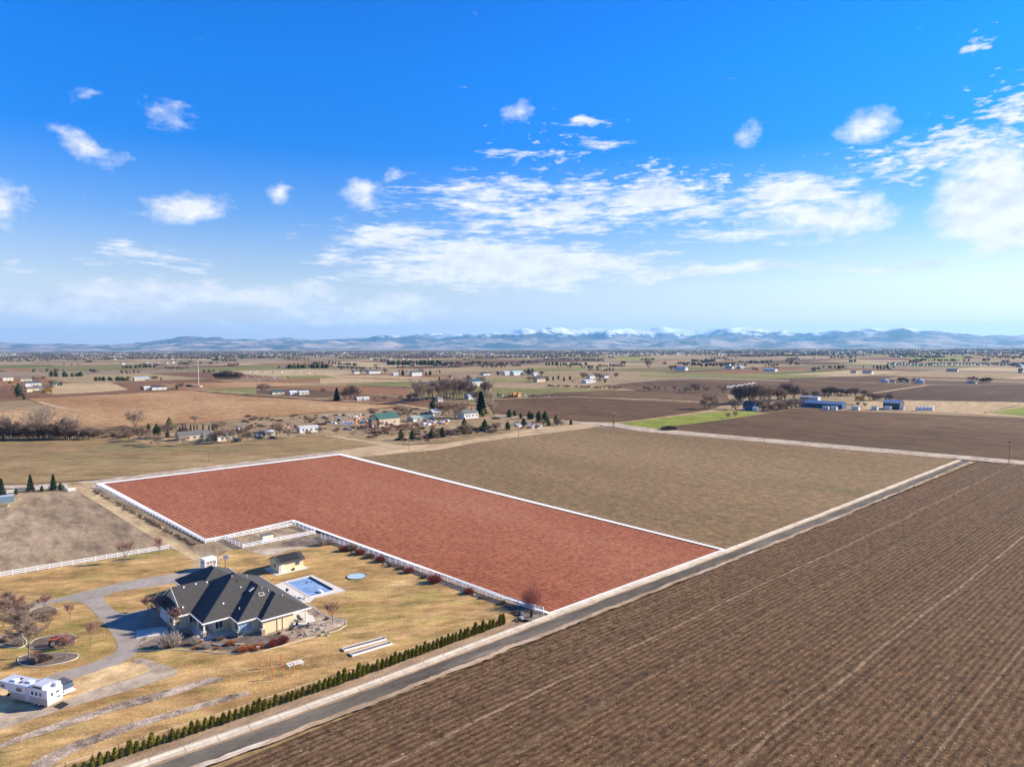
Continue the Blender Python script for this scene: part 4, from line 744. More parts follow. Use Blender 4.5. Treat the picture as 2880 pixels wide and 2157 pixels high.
# ---------------------------------------------------------------- main house
HZ = .46
def main_house():
    t = thing('farmhouse', 'large cream stucco house with a charcoal hip roof in stepped bays', 'house', (*S(27, -45), HZ), UANG); 
    def L(s, tt): return (s-27, -(tt+45))          # house frame: x along the road, y away from it
    k = .56; rects = [(18.8,37.6,-54,-34.4),(23.9,37.6,-52,-30.45),(27.6,37.6,-50,-28.4),(22.3,34.5,-64.4,-50),(15.6,26,-54.5,-41.5)]; GR = (17.3,30,-55,-41.5)    # GR: wing with an upright gable at its left end
    def hf(s, tt):
        h = max(min(s-a, b-s, tt-c, d-tt) for a, b, c, d in rects)
        return max(h, min(GR[1]-s, tt-GR[2], GR[3]-tt) if s >= GR[0] else -9)*k
    planes = [(sg, ax, v) for a, b, c, d in rects+[GR] for sg, ax, v in ((1, 0, a), (-1, 0, b), (1, 1, c), (-1, 1, d))]
    def pv(pl, p): return pl[0]*(p[ax_(pl)]-pl[2])
    def ax_(pl): return pl[1]
    # split the rectangles' union into cells along every line where two planes swap over
    cells = []; xs = sorted({r[0] for r in rects+[GR]} | {r[1] for r in rects+[GR]}); ys = sorted({r[2] for r in rects+[GR]} | {r[3] for r in rects+[GR]})
    for x0, x1 in zip(xs, xs[1:]):
        for y0, y1 in zip(ys, ys[1:]):
            mx, my = (x0+x1)/2, (y0+y1)/2
            if any(a < mx < b and c < my < d for a, b, c, d in rects+[GR]): cells.append([(x0, y0), (x1, y0), (x1, y1), (x0, y1)])
    def split(poly, fn):
        vals = [fn(p) for p in poly]
        if all(v > -1e-7 for v in vals) or all(v < 1e-7 for v in vals): return [poly]
        A, B = [], []
        for i, p in enumerate(poly):
            q = poly[(i+1) % len(poly)]; a, b = vals[i], vals[(i+1) % len(poly)]
            if a >= 0: A.append(p)
            if a <= 0: B.append(p)
            if a*b < 0: f = a/(a-b); c = (p[0]+(q[0]-p[0])*f, p[1]+(q[1]-p[1])*f); A.append(c); B.append(c)
        return [x for x in (A, B) if len(x) > 2]
    seen = set()
    for i in range(len(planes)):
        for j in range(i):
            a, b = planes[i], planes[j]
            ca = [0, 0, -a[0]*a[2]]; ca[a[1]] = a[0]; cb = [0, 0, -b[0]*b[2]]; cb[b[1]] = b[0]; c = [round(u-v, 4) for u, v in zip(ca, cb)]
            if c[0] == 0 and c[1] == 0: continue
            m_ = max(abs(c[0]), abs(c[1])); key = tuple(round(v/m_, 3) for v in c)
            if key in seen or tuple(-v for v in key) in seen: continue
            seen.add(key); cells = [q for poly in cells for q in split(poly, lambda p: c[0]*p[0]+c[1]*p[1]+c[2])]
    mb = MB(); idx = {}
    e0 = 2.95
    for poly in cells:
        cs, ct = sum(p[0] for p in poly)/len(poly), sum(p[1] for p in poly)/len(poly)
        mb.add([(*L(*p), e0+hf(p[0]+(cs-p[0])*2e-4, p[1]+(ct-p[1])*2e-4)) for p in poly], [tuple(range(len(poly)))])
    rf = mb.obj('roof', m_shin, t)
    bm = bmesh.new(); bm.from_mesh(rf.data); bmesh.ops.remove_doubles(bm, verts=bm.verts, dist=.002)
    for f in bm.faces:
        if f.normal.z < 0: f.normal_flip()
    bm.to_mesh(rf.data); bm.free()
    out = [(37.6,-28.4),(27.6,-28.4),(27.6,-30.45),(23.9,-30.45),(23.9,-34.4),(18.8,-34.4),(18.8,-41.5),(15.6,-41.5),(15.6,-54.5),(17.3,-54.5),(17.3,-55),(22.3,-55),(22.3,-64.4),(34.5,-64.4),(34.5,-54),(37.6,-54)]
    lo = [L(*p) for p in out]; n = len(lo); mb = MB(); cx = sum(p[0] for p in lo)/n
    def off(i, d):
        p, a, b = Vector(lo[i]), Vector(lo[i-1]), Vector(lo[(i+1) % n]); d0, d1 = (p-a).normalized(), (b-p).normalized(); n0, n1 = Vector((-d0.y, d0.x)), Vector((-d1.y, d1.x)); return p+(n0+n1)*d
    o_, i_ = [off(i, .06*sgn) for sgn in (1,) for i in range(n)], [off(i, -.04) for i in range(n)]
    for zz0, zz1 in ((2.72, 2.98),):
        vs = [(*p, z_) for p in o_ for z_ in (zz0, zz1)]+[(*p, z_) for p in i_ for z_ in (zz0, zz1)]
        fs = []
        for i in range(n):
            j = (i+1) % n; fs += [(2*i, 2*j, 2*j+1, 2*i+1), (2*n+2*i, 2*n+2*i+1, 2*n+2*j+1, 2*n+2*j), (2*i+1, 2*j+1, 2*n+2*j+1, 2*n+2*i+1), (2*i, 2*n+2*i, 2*n+2*j, 2*j)]
        mb.add(vs, fs)
    mb.obj('fascia', m_wtrim, t)
    tri = tessellate_polygon([[Vector((x, y, 0)) for x, y in lo]]); MB().add([(x, y, 2.76) for x, y in lo], [tuple(q) for q in tri]).obj('soffit', m_trim, t)
    wl = [(34.2,-28.95),(28.1,-28.95),(28.1,-31.0),(24.4,-31.0),(24.4,-35.8),(21.3,-35.8),(21.3,-42.1),(16.2,-42.1),(16.2,-54.0),(17.6,-54.4),(22.9,-54.4),(22.9,-63.8),(33.9,-63.8),(33.9,-53.4),(37,-53.4),(37,-36),(34.2,-36)]
    x_, yf = L(17.55, -41.9); _, yb_ = L(17.55, -54.6); _, ym_ = L(17.55, -48.25)
    MB().add([(x_, yf, 2.9), (x_, yb_, 2.9), (x_, ym_, 2.95+3.6), (x_+.2, yf, 2.9), (x_+.2, yb_, 2.9), (x_+.2, ym_, 2.95+3.6)], [(0,1,2),(3,5,4),(0,2,5,3),(1,4,5,2)]).obj('gable_wall', m_cream, t)
    rk = MB()
    for a, b in ((-41.5, -48.25), (-48.25, -55)):
        (xa, ya), (xb, yb2) = L(17.27, a), L(17.27, b); za, zb = 2.95+(3.78 if a == -48.25 else 0), 2.95+(3.78 if b == -48.25 else 0); rk.add([(xa-.04, ya, za-.2), (xa-.04, yb2, zb-.2), (xa-.04, yb2, zb+.05), (xa-.04, ya, za+.05), (xa+.03, ya, za-.2), (xa+.03, yb2, zb-.2), (xa+.03, yb2, zb+.05), (xa+.03, ya, za+.05)], [(0,1,2,3),(4,7,6,5),(3,2,6,7),(0,4,5,1)])
    rk.obj('rake_board', m_wtrim, t)
    wall = MB().prism([L(*p) for p in wl], -.1, 2.75).obj('wall', m_cream, t)
    def win(s, tt, face, w_, z0, z1, m=m_glass, panes=2, door=False):
        x, y = L(s, tt); o = thing('door' if door else 'window', None, None, (x, y, 0), {'f': 0, 'l': -math.pi/2, 'r': math.pi/2, 'b': math.pi}[face]); o.parent = t
        for q in ('label', 'category'):
            if q in o: del o[q]
        f = MB(); b = .09
        f.box(-w_/2-b, w_/2+b, -.07, .03, z1, z1+b).box(-w_/2-b, w_/2+b, -.07, .03, z0-b, z0).box(-w_/2-b, -w_/2, -.065, .03, z0, z1).box(w_/2, w_/2+b, -.065, .03, z0, z1)
        for i in range(1, panes): xx = -w_/2+w_*i/panes; f.box(xx-.035, xx+.035, -.05, .02, z0, z1)
        f.obj('frame', m_wtrim, o)
        for i in range(panes): MB().box(-w_/2+w_*i/panes, -w_/2+w_*(i+1)/panes, -.03, .01, z0, z1).obj('pane' if not door else 'panel', m, o)
    win(25.6, -31.0, 'f', 2.5, .8, 2.3, m_glass2, 2); win(28.1, -30.0, 'l', 1.2, .8, 2.3, m_glass, 2); win(24.4, -32.6, 'l', 1.5, .9, 2.3, m_glass, 2)
    win(22.3, -35.8, 'f', 1.3, .8, 2.2, m_glass, 2); win(21.3, -38, 'l', 1.1, .05, 2.15, m_wtrim, 1, True); win(21.3, -40.5, 'l', 1.4, .8, 2.2); win(19.5, -42.1, 'f', 1.3, .9, 2.2); win(16.2, -44.5, 'l', 1.8, .9, 2.2)
    win(34.2, -31.5, 'r', 1.8, .05, 2.1, m_glass, 2, True); win(35.6, -36, 'f', 2.0, .05, 2.1, m_glass, 2, True); win(16.2, -50, 'l', 4.6, .05, 2.3, m_wtrim, 4, True); win(22.9, -59, 'l', 4.6, .05, 2.3, m_wtrim, 4, True)
    # stone piers, porch posts, porch rail, slabs
    def pier(s, tt, w_, d_, h): 
        x, y = L(s, tt); pr = thing('stone_pier', None, None, (x, y, 0)); pr.parent = t
        for q in ('label', 'category'):
            if q in pr: del pr[q]
        zz = -.1; rnd = random.Random(int(s*10))
        while zz < h:
            hh = rnd.uniform(.15, .22); xx = -w_/2
            while xx < w_/2-.05:
                ww = min(rnd.uniform(.25, .5), w_/2-xx); e = rnd.uniform(-.02, .02); MB().box(xx, xx+ww-.012, -d_/2-e, d_/2+e, zz, zz+hh-.012).obj('stone', m_stone, pr); xx += ww
            zz += hh
        MB().box(-w_/2-.05, w_/2+.05, -d_/2-.05, d_/2+.05, zz, zz+.08).obj('cap', m_slab, pr)
    pier(24.45, -31.0, .95, .5, .95); pier(28.1, -28.9, .7, .45, .9); pier(19.25, -34.9, .6, .6, .95); pier(27.4, -31.15, .9, .25, .8)
    for s, tt, z0 in ((19.25, -34.9, 1.0), (19.2, -38.2, 0), (36.9, -29.1, 0), (36.9, -35, 0), (15.95, -41.8, 0)):
        x, y = L(s, tt); MB().box(x-.14, x+.14, y-.14, y+.14, z0, 2.75).obj('porch_post', m_trim, t)
    for a, b in (((19.2,-35.3),(19.2,-41.4)), ((16.4,-41.8),(18.8,-41.8))):
        x0, y0 = L(*a); x1, y1 = L(*b); ln = math.hypot(x1-x0, y1-y0); o = link('porch_rail', None, t, (x0, y0, 0), math.atan2(y1-y0, x1-x0))
        MB().box(0, ln, -.04, .04, .9, .98).obj('top_rail', m_white, o); MB().box(0, ln, -.03, .03, .12, .18).obj('bottom_rail', m_white, o)
        bal = MB().box(-.02, .02, -.02, .02, .18, .9).mesh('baluster', m_white)
        for i in range(1, int(ln/.28)): link('baluster', bal, o, (i*.28, 0, 0))
    pts = [L(*p) for p in ((18.3,-34),(22.4,-33.3),(24.2,-33.6),(24.2,-35.6),(21.1,-35.6),(21.1,-41.9),(18.6,-41.9))]; MB().prism(pts, -.06, .05).obj('porch_slab', m_slab, t)
    MB().prism([L(*p) for p in ((34.3,-28.6),(38.4,-28),(39.3,-31),(37.6,-36.5),(34.3,-35.9))], -.06, .05).obj('patio_slab', m_slab, t)
    # roof furniture
    def onroof(s, tt, h=.0): return (*L(s, tt), e0+hf(s, tt)+h)
    def inv(kx, ky):                               # where a photo point meets the roof
        p = None
        for it in range(160):
            zz = HZ+8.4-it*.04; q = C('c2', kx, ky, zz)-O; s_, t_ = q.dot(U), q.dot(N)
            if zz <= HZ+e0+max(-.5, hf(s_, t_)): return s_, t_
        return s_, t_
    for (x, y) in ((430,560),(555,530),(670,508),(350,785),(422,770),(840,730)):
        s_, t_ = inv(x, y); px, py, pz = onroof(s_, t_); MB().box(px-.16, px+.16, py-.16, py+.16, pz-.05, pz+.18).obj('roof_vent', m_wmetal, t)
    for (x, y) in ((1007,785),(1165,535),(1240,575),(1310,600),(930,450),(1085,448),(1455,655)):
        s_, t_ = inv(x, y); px, py, pz = onroof(s_, t_); MB().tube((px, py, pz-.05), (px, py, pz+.4), .06, n=6).obj('vent_pipe', m_wmetal if x != 1165 else m_dark, t)
    for (x, y) in ((1130,580),(1235,635)):
        s_, t_ = inv(x, y); px, py, pz = onroof(s_, t_); o = link('skylight', None, t, (px, py, pz+.05)); left = s_-18.8 < 9 and x == 1130
        o.rotation_euler = (0, -math.atan(k), 0) if x == 1130 else (math.atan(k), 0, 0)
        MB().box(-.55, .55, -.4, .4, -.05, .1).obj('frame', m_trim, o); MB().box(-.45, .45, -.3, .3, .09, .115).obj('pane', m_glass2 if x == 1130 else m_glass, o)
    for (a, b) in (((28.2,-38.5),(28.2,-49)),):
        for i in range(7):
            f = i/6; px, py, pz = onroof(a[0], a[1]+(b[1]-a[1])*f); MB().box(px-.15, px+.15, py-.35, py+.35, pz-.03, pz+.06).obj('ridge_cap', m_wmetal if i % 3 == 1 else m_dark, t)
    dn = MB()
    for s_, t_ in ((31.0, -28.86), (32.1, -28.86)): x, y = L(s_, t_); dn.box(x-.04, x+.04, y-.06, y+.03, 0, 2.7)
    dn.obj('downspout', m_trim, t)
main_house()
# ---------------------------------------------------------------- generic farm buildings
def building(name, label, cat, p, ang, Lx, Wy, hw, hr, mw, mr, wins=0, door=True, over=.35, z0=0.0, group=None, mwin=None, roofpanels=0, open_front=False):
    t = thing(name, label, cat, (p[0], p[1], z0), ang, group); a, b = Lx/2, Wy/2; w_ = MB()
    if open_front:
        w_.box(-a, a, b-.1, b, -.1, hw).box(-a, -a+.1, -b, b-.1, -.1, hw).box(a-.1, a, -b, b-.1, -.1, hw)
        for i in range(4): link('post', MB().box(-.1, .1, -.1, .1, 0, hw).mesh('post', m_postb), t, (-a+.3+(Lx-.6)*i/3, -b+.2, 0))
    else: w_.box(-a, a, -b, b, -.3, hw)
    if hr > .05 and not open_front:
        w_.add([(x, y, z_) for x in (-a, a) for y, z_ in ((-b, hw), (b, hw), (0, hw+hr))], [(0, 2, 1), (3, 4, 5)])
    w_.obj('wall', mw, t)
    rz = (hr/b)*over if hr > .05 else 0
    if hr > .05: r_ = MB().gable(-a-over, a+over, -b-over, b+over, hw-rz+.14, hw+hr+.14).obj('roof', mr, t)
    else: r_ = MB().box(-a-over, a+over, -b-over, b+over, hw, hw+.2).obj('roof', mr, t)
    if wins:
        gm = mwin or m_glass; wd = min(1.4, Lx/(wins*2.2)); wh = min(1.2, hw*.45)
        wm = MB().box(-wd/2-.08, wd/2+.08, -.05, .05, -wh/2-.08, wh/2+.08).mesh('window_frame', m_wtrim); gmz = MB().box(-wd/2, wd/2, -.07, -.02, -wh/2, wh/2).mesh('window_pane', gm)
        for i in range(wins):
            x = -a+Lx*(i+.5)/wins+(.25*Lx/wins if door and i == 0 else 0)
            for sy in (-1,):
                o = link('window', wm, t, (x, -b-.03, hw*.55), 0); link('pane', gmz, o)
        for sx in (-1, 1):
            o = link('window', wm, t, (sx*(a+.03), 0, hw*.55), sx*math.pi/2); link('pane', gmz, o)
    if door and not open_front:
        dw, dh = min(1.1, Lx*.2), min(2.1, hw*.82); MB().box(-a+.5, -a+.5+dw, -b-.06, -b+.02, 0, dh).obj('door', m_wtrim if mw != m_white else m_postb, t)
    return t
sh = S(48.4, -63.9)
t = building('pool_house', 'cream pool house with a dark shingle roof behind the swimming pool', 'shed', sh, UANG, 6.2, 5.2, 2.35, 1.15, m_cream, m_shin, 0, False, .45, .50)
def shedbits():
    MB().box(-2.75, -1.8, -2.68, -2.58, .02, 2.05).obj('door', m_wtrim, t)
    o = MB().box(1.0, 2.2, -2.66, -2.59, 1.0, 2.0).obj('window', m_wtrim, t)
    for x in (1.08, 1.64): MB().box(x, x+.48, -2.69, -2.65, 1.08, 1.92).obj('pane', m_glass, o)
    o = MB().box(-3.17, -3.09, -.9, .1, .9, 1.9).obj('window', m_wtrim, t); MB().box(-3.2, -3.15, -.8, 0, 1, 1.8).obj('pane', m_glass, o)
    for i in range(4):
        for j in range(2): 
            y0, y1 = -2.6+j*1.25, -1.5+j*1.25; zf = lambda y: 2.35+1.15*(1+y/2.6)+.2
            x0 = -2.6+i*1.3; MB().add([(x0, y0, zf(y0)), (x0+1.2, y0, zf(y0)), (x0+1.2, y1, zf(y1)), (x0, y1, zf(y1))], [(0, 1, 2, 3)]).obj('solar_panel', m_dark, t)
    MB().box(.3, .75, -2.9, -2.6, 0, .5).obj('equipment_box', m_dark, t)
shedbits()
p = C('c4', 922, 455, .42); building('paddock_shed', 'small beige lean-to shed with a dark roof inside the white paddock', 'shed', p, UANG, 3.0, 2.0, 2.1, .25, m_trim, m_shin2, 0, True, .1, .42)
# ---------------------------------------------------------------- swimming pool and lawn things
def pool():
    t = thing('swimming_pool', 'rectangular swimming pool under a blue winter cover', 'pool', (*S(46.6, -47.6), .46), UANG)
    w_, l_ = 2.85, 6.0
    MB().box(-w_, w_, -l_, l_, -.02, .03).obj('cover', m_pool, t)
    cop = MB(); cop.box(-w_-.35, w_+.35, -l_-.35, -l_, -.03, .07).box(-w_-.35, w_+.35, l_, l_+.35, -.03, .07).box(-w_-.35, -w_, -l_, l_, -.03, .067).box(w_, w_+.35, -l_, l_, -.03, .067); cop.obj('coping', m_slab, t)
    MB().tube((w_-.1, -l_+.4, .18), (w_-.1, l_-.3, .18), .17, n=8).obj('cover_roller', m_dark, t)
    MB().box(-.2, .35, -l_-.3, -l_+1.5, .42, .48).box(-.15, .3, -l_-.25, -l_+.1, .06, .42).obj('diving_board', m_white, t)
    for x, y in ((1.0, 3.2), (.4, 2.6), (1.4, 2.4), (-.8, -4.8), (-.2, -5.2)): MB().blob((x, y, .06), (.35, .22, .06), 7, 4, .3).obj('wet_debris', m_dark, t)
pool()
p = S(58, -46.5); t = thing('trampoline', 'round trampoline sunk level with the lawn beyond the pool', 'trampoline', (p.x, p.y, .42))
MB().tube((0,0,0), (0,0,.10), 2.25, n=32).obj('mat', plain('trampoline_mat', (.42,.52,.56), .5, .08), t)
mb = MB()
for i in range(32):
    a, b = 2*math.pi*i/32, 2*math.pi*(i+1)/32; mb.tube((2.3*math.cos(a), 2.3*math.sin(a), .1), (2.3*math.cos(b), 2.3*math.sin(b), .1), .09, n=5, cap=False)
mb.obj('rim', plain('teal_rim', (.05,.13,.11), .6), t)
def kettle(p):
    t = thing('kettle_grill', 'round charcoal kettle grill standing on the pool deck', 'grill', (*p, .46)); MB().blob((0,0,.85), (.38,.38,.34), 12, 8, 0).obj('bowl', m_dark, t)
    for a in (0, 2.1, 4.2): MB().tube((.15*math.cos(a), .15*math.sin(a), .6), (.35*math.cos(a), .35*math.sin(a), 0), .025, n=5).obj('leg', m_dark, t)
kettle(C('c2', 1503, 622, .46))
def chair(p, rz, label, gm=m_dark):
    t = thing('patio_chair', label, 'chair', (*p, .47), rz, 'patio chairs on the pool deck')
    MB().box(-.25, .25, -.25, .25, .42, .46).obj('seat', gm, t); MB().box(-.25, .25, .23, .27, .46, .95).obj('backrest', gm, t)
    for x in (-.22, .22):
        for y in (-.22, .22): MB().tube((x, y, 0), (x, y, .42), .02, n=4).obj('leg', gm, t)
def ptable(p, label):
    t = thing('patio_table', label, 'table', (*p, .47)); MB().tube((0,0,.7), (0,0,.74), .6, n=16).obj('tabletop', m_glass, t)
    for a in (0.5, 2.1, 3.6, 5.2): MB().tube((.4*math.cos(a), .4*math.sin(a), .7), (.45*math.cos(a), .45*math.sin(a), 0), .02, n=4).obj('leg', m_dark, t)
q = C('c2', 1622, 705, .46); ptable(q, 'round dark metal table on the pool deck next to the house')
for i, a in enumerate((.5, 2.6, 4.6)): chair(q+Vector((math.cos(a), math.sin(a)))*.95, a-math.pi/2, ['dark metal chair nearest the pool at the deck table', 'dark metal chair on the grill side of the deck table', 'dark metal chair nearest the house at the deck table'][i])
def lounger(p, rz):
    t = thing('patio_lounger', 'dark lounge chair under the covered patio', 'lounger', (*p, .52), rz)
    MB().box(-.35, .35, -.9, .5, .3, .38).obj('seat', m_dark, t); MB().add([(-.35,.5,.34),(.35,.5,.34),(.35,1.0,.8),(-.35,1.0,.8)], [(0,1,2,3)]).obj('backrest', m_dark, t)
    for x in (-.3, .3):
        for y in (-.8, .4): MB().tube((x, y, 0), (x, y, .3), .025, n=4).obj('leg', m_dark, t)
lounger(C('c2', 1635, 900, .5), UANG)
for x, y, s_, lab in ((1605,945,.3,'round dark planter pot at the corner of the covered patio'),(1570,972,.28,'dark planter pot beside the plain cream wall'),(1635,975,.18,'small dark planter pot in the gravel below the patio')):
    p = C('c2', x, y, .5); tag(MB().blob((0,0,s_*.8), (s_,s_,s_*.8), 10, 6, 0).obj('planter_pot', m_dark), lab, 'pot').location = (p.x, p.y, .47)
def hoop():
    p = C('c2', 862, 372, .4); t = thing('basketball_hoop', 'basketball hoop on a dark pole behind the house', 'basketball hoop', (p.x, p.y, .4), UANG+2.4)
    MB().tube((0,0,0), (0,0,3.0), .07, n=6).obj('pole', m_dark, t); b = MB().box(-.7, .7, -.55, -.5, 2.5, 3.4).obj('backboard', m_wtrim, t); MB().box(-.25,.25,-.58,-.55,2.6,2.95).obj('target_square', m_dark, b)
    m = MB()
    for i in range(10):
        a, c = 2*math.pi*i/10, 2*math.pi*(i+1)/10; m.tube((.23*math.cos(a), -.85+.23*math.sin(a), 2.6), (.23*math.cos(c), -.85+.23*math.sin(c), 2.6), .02, n=4, cap=False)
    m.obj('rim', m_orange_p, t)
hoop()
def boxtruck():
    p = C('c2', 690, 372, .45); t = thing('cargo_trailer', 'tall white enclosed cargo trailer parked behind the house ridge', 'trailer', (p.x, p.y, .45), UANG+.15)
    MB().box(-1.5, 1.5, -1.15, 1.15, .5, 2.9).obj('body', m_whitep, t); MB().box(-1.6, 1.6, -1.2, 1.2, 2.9, 3.0).obj('roof', m_wmetal, t); MB().box(-1.2, .9, -1.19, -1.16, 1.2, 2.4).obj('side_panel', m_beige, t)
    for x in (-.9, -.2, .5): MB().box(x, x+.4, -1.21, -1.18, 1.9, 2.3).obj('window', m_glass, t)
    for i in range(3): MB().box(-1.53, -1.5, -.8+i*.55, -.5+i*.55, 1.8, 2.3).obj('window', m_glass, t)
    for x in (-.5, .4):
        for y in (-1.1, 1.1): MB().tube((x, y-.1, .33), (x, y+.1, .33), .33, n=12).obj('wheel', m_tyre, t)
boxtruck()
# stacked white boards and raised bed frames on the lawn
def beds():
    def bx_(a, b, label, h=.28):
        pa, pb = C('c5', *a, .42), C('c5', *b, .42); d = pb-pa; t = thing('raised_bed', label, 'garden bed', (pa.x, pa.y, .42), math.atan2(d.y, d.x)); ln = d.length; w_ = 1.15
        for y in (0, w_): MB().box(0, ln, y-.12, y+.12, 0, h).obj('board', m_wtrim if y == 0 else m_slab, t)
        for x in (0, ln): MB().box(x-.08, x+.08, .12, w_-.12, 0, h-.02).obj('end_board', m_wood, t)
        MB().box(.08, ln-.08, .12, w_-.12, 0, h*.55).obj('soil', m_bark, t)
    bx_((215,1048), (590,945), 'long white sided raised bed, the one farther from the arborvitae row'); bx_((285,1092), (640,985), 'long white sided raised bed, the one nearer the arborvitae row')
    pa, pb = C('c5', 350, 975, .5), C('c5', 480, 940, .5); d = pb-pa; tag(MB().box(0, d.length, -.1, .1, 0, .1).obj('loose_board', m_wtrim), 'short loose white board lying behind the raised beds', 'board'); o = bpy.data.objects['loose_board']; o.location = (pa.x, pa.y, .44); o.rotation_euler.z = math.atan2(d.y, d.x)
beds()
for i, (x, yb, yt, lab) in enumerate([(925,362,288,'first in the back line'),(1003,350,268,'middle of the back line'),(1080,325,243,'last in the back line beside the white rack'),(1017,440,350,'nearest the arborvitae row'),(1098,415,342,'in the middle of the front line'),(1180,395,318,'in front of the white rack')]):
    p = C('c6', x, yb, .4); h = hpx(p, 'c6', yb-yt); t = thing('trellis_post', 'orange cedar trellis post, '+lab, 'post', (p.x, p.y, .4), UANG); MB().box(-.07, .07, -.07, .07, 0, h).obj('post', m_opost, t); MB().box(-.45, .45, -.03, .03, h*.72, h*.72+.07).obj('crossbar', m_opost, t)
def rack():
    p = C('c6', 1190, 335, .4); t = thing('white_rack', 'white slatted garden bench frame lying beside the orange posts', 'bench', (p.x, p.y, .42), UANG-.1)
    for y in (-.6, -.2, .3, .7): MB().box(-1.3, 1.3, y-.06, y+.06, .4, .46).obj('slat', m_white, t)
    for x in (-1.2, 0, 1.2): MB().box(x-.04, x+.04, -.6, .7, .33, .40).obj('bearer', m_white, t)
    for x in (-1.1, 1.1):
        for y in (-.55, .65): MB().box(x-.04, x+.04, y-.04, y+.04, 0, .33).obj('leg', m_white, t)
rack()
for i, (k, x, y) in enumerate([('c6',130,580),('c6',318,520),('c6',500,455),('c6',570,600),('c6',400,680),('c1',440,1370),('c1',860,1230),('c1',920,1400),('c1',175+0,1520),('c1',1290,1270)]):
    p = C(k, x, y, .4); h = 1.5; t = thing('staked_sapling', 'thin bare staked sapling planted in the rock mulch strips', 'sapling', (p.x, p.y, .43), 0, 'saplings in the mulch strips'); MB().tube((0,0,0), (0,0,h), .025, .01, n=4).obj('stake', m_wood, t)
    m = MB()
    for _ in range(24): 
        z_ = R.uniform(.4, 1.3); a = R.uniform(0, 6.28); m.tube((0,0,z_), (math.cos(a)*.3, math.sin(a)*.3, z_+.35), .012, .004, n=3, cap=False)
    m.obj('branches', m_twigp, t)
# gate post, boulders and planters at the road corner
p = C('c5', 1878, 742, .4); tag(MB().box(-.22, .22, -.22, .22, 0, 1.35).box(-.28, .28, -.28, .28, 1.35, 1.45).obj('gate_pillar', m_dark), 'square dark pillar at the road corner of the property', 'pillar').location = (p.x, p.y, .45)
for x, y, s_, m, lab in [(1785,725,.75,m_rockd,'pointed dark boulder at the road corner of the lawn'),(1790,765,.55,m_rock,'flat pale boulder below the pointed dark one'),(1740,775,.4,m_rockd,'small blue-grey boulder at the tip of the corner bed'),(1650,650,.35,m_rockd,'dark stone near the last stretch of the white fence'),(1370,550,.35,m_rock,'pale stone beside the last red shrub'),(925,385,.35,m_rockd,'dark stone left of the big maroon shrub'),(620,290,.5,m_rockd,'blue-grey boulder in the middle of the fence bed'),(570,280,.4,m_rock,'pale boulder under the red shrub in the fence bed'),(290,175,.45,m_rock,'white boulder beside the second red shrub')]:
    p = C('c5', x, y, .4); tag(MB().blob((0,0,s_*.45), (s_, s_*.8, s_*.55), 8, 5, .28).obj('boulder', m), lab, 'rock').location = (p.x, p.y, .45)
rr = random.Random(21)
for i in range(26):
    f = i/25; p = C('c2', 735+310*f, 1150+18*math.sin(f*9)*.5+ (0 if f < .8 else -8), .5); tag(MB().blob((0,0,.12), (rr.uniform(.18,.3), rr.uniform(.15,.22), .14), 6, 4, .25).obj('edging_stone', m_rock), 'pale stone in the dry stone line below the house', 'rock', 'stones of the dry line below the house').location = (p.x, p.y, .47)
for i in range(22):
    p = C('c2', rr.uniform(1540, 1960), rr.uniform(850, 1060), .5); q = p-O
    if q.dot(U) < 37.8 and q.dot(N) < -28.6: continue
    tag(MB().blob((0,0,.12), (rr.uniform(.15,.35), rr.uniform(.15,.3), .2), 6, 4, .25).obj('bed_stone', m_rock if i % 3 else m_rockd), 'loose landscape stone in the gravel bed right of the house', 'rock', 'landscape stones right of the house').location = (p.x, p.y, .47)
p = C('c2', 1200, 1200, .5); tag(MB().tube((0,0,0), (0,0,.6), .28, .34, 10).obj('white_urn', m_wtrim), 'small white urn beside the copper grass mound', 'urn').location = (p.x, p.y, .47)
for x, y, lab in ((1695,430,'left concrete culvert stub'),(0,0,'')):
    pass
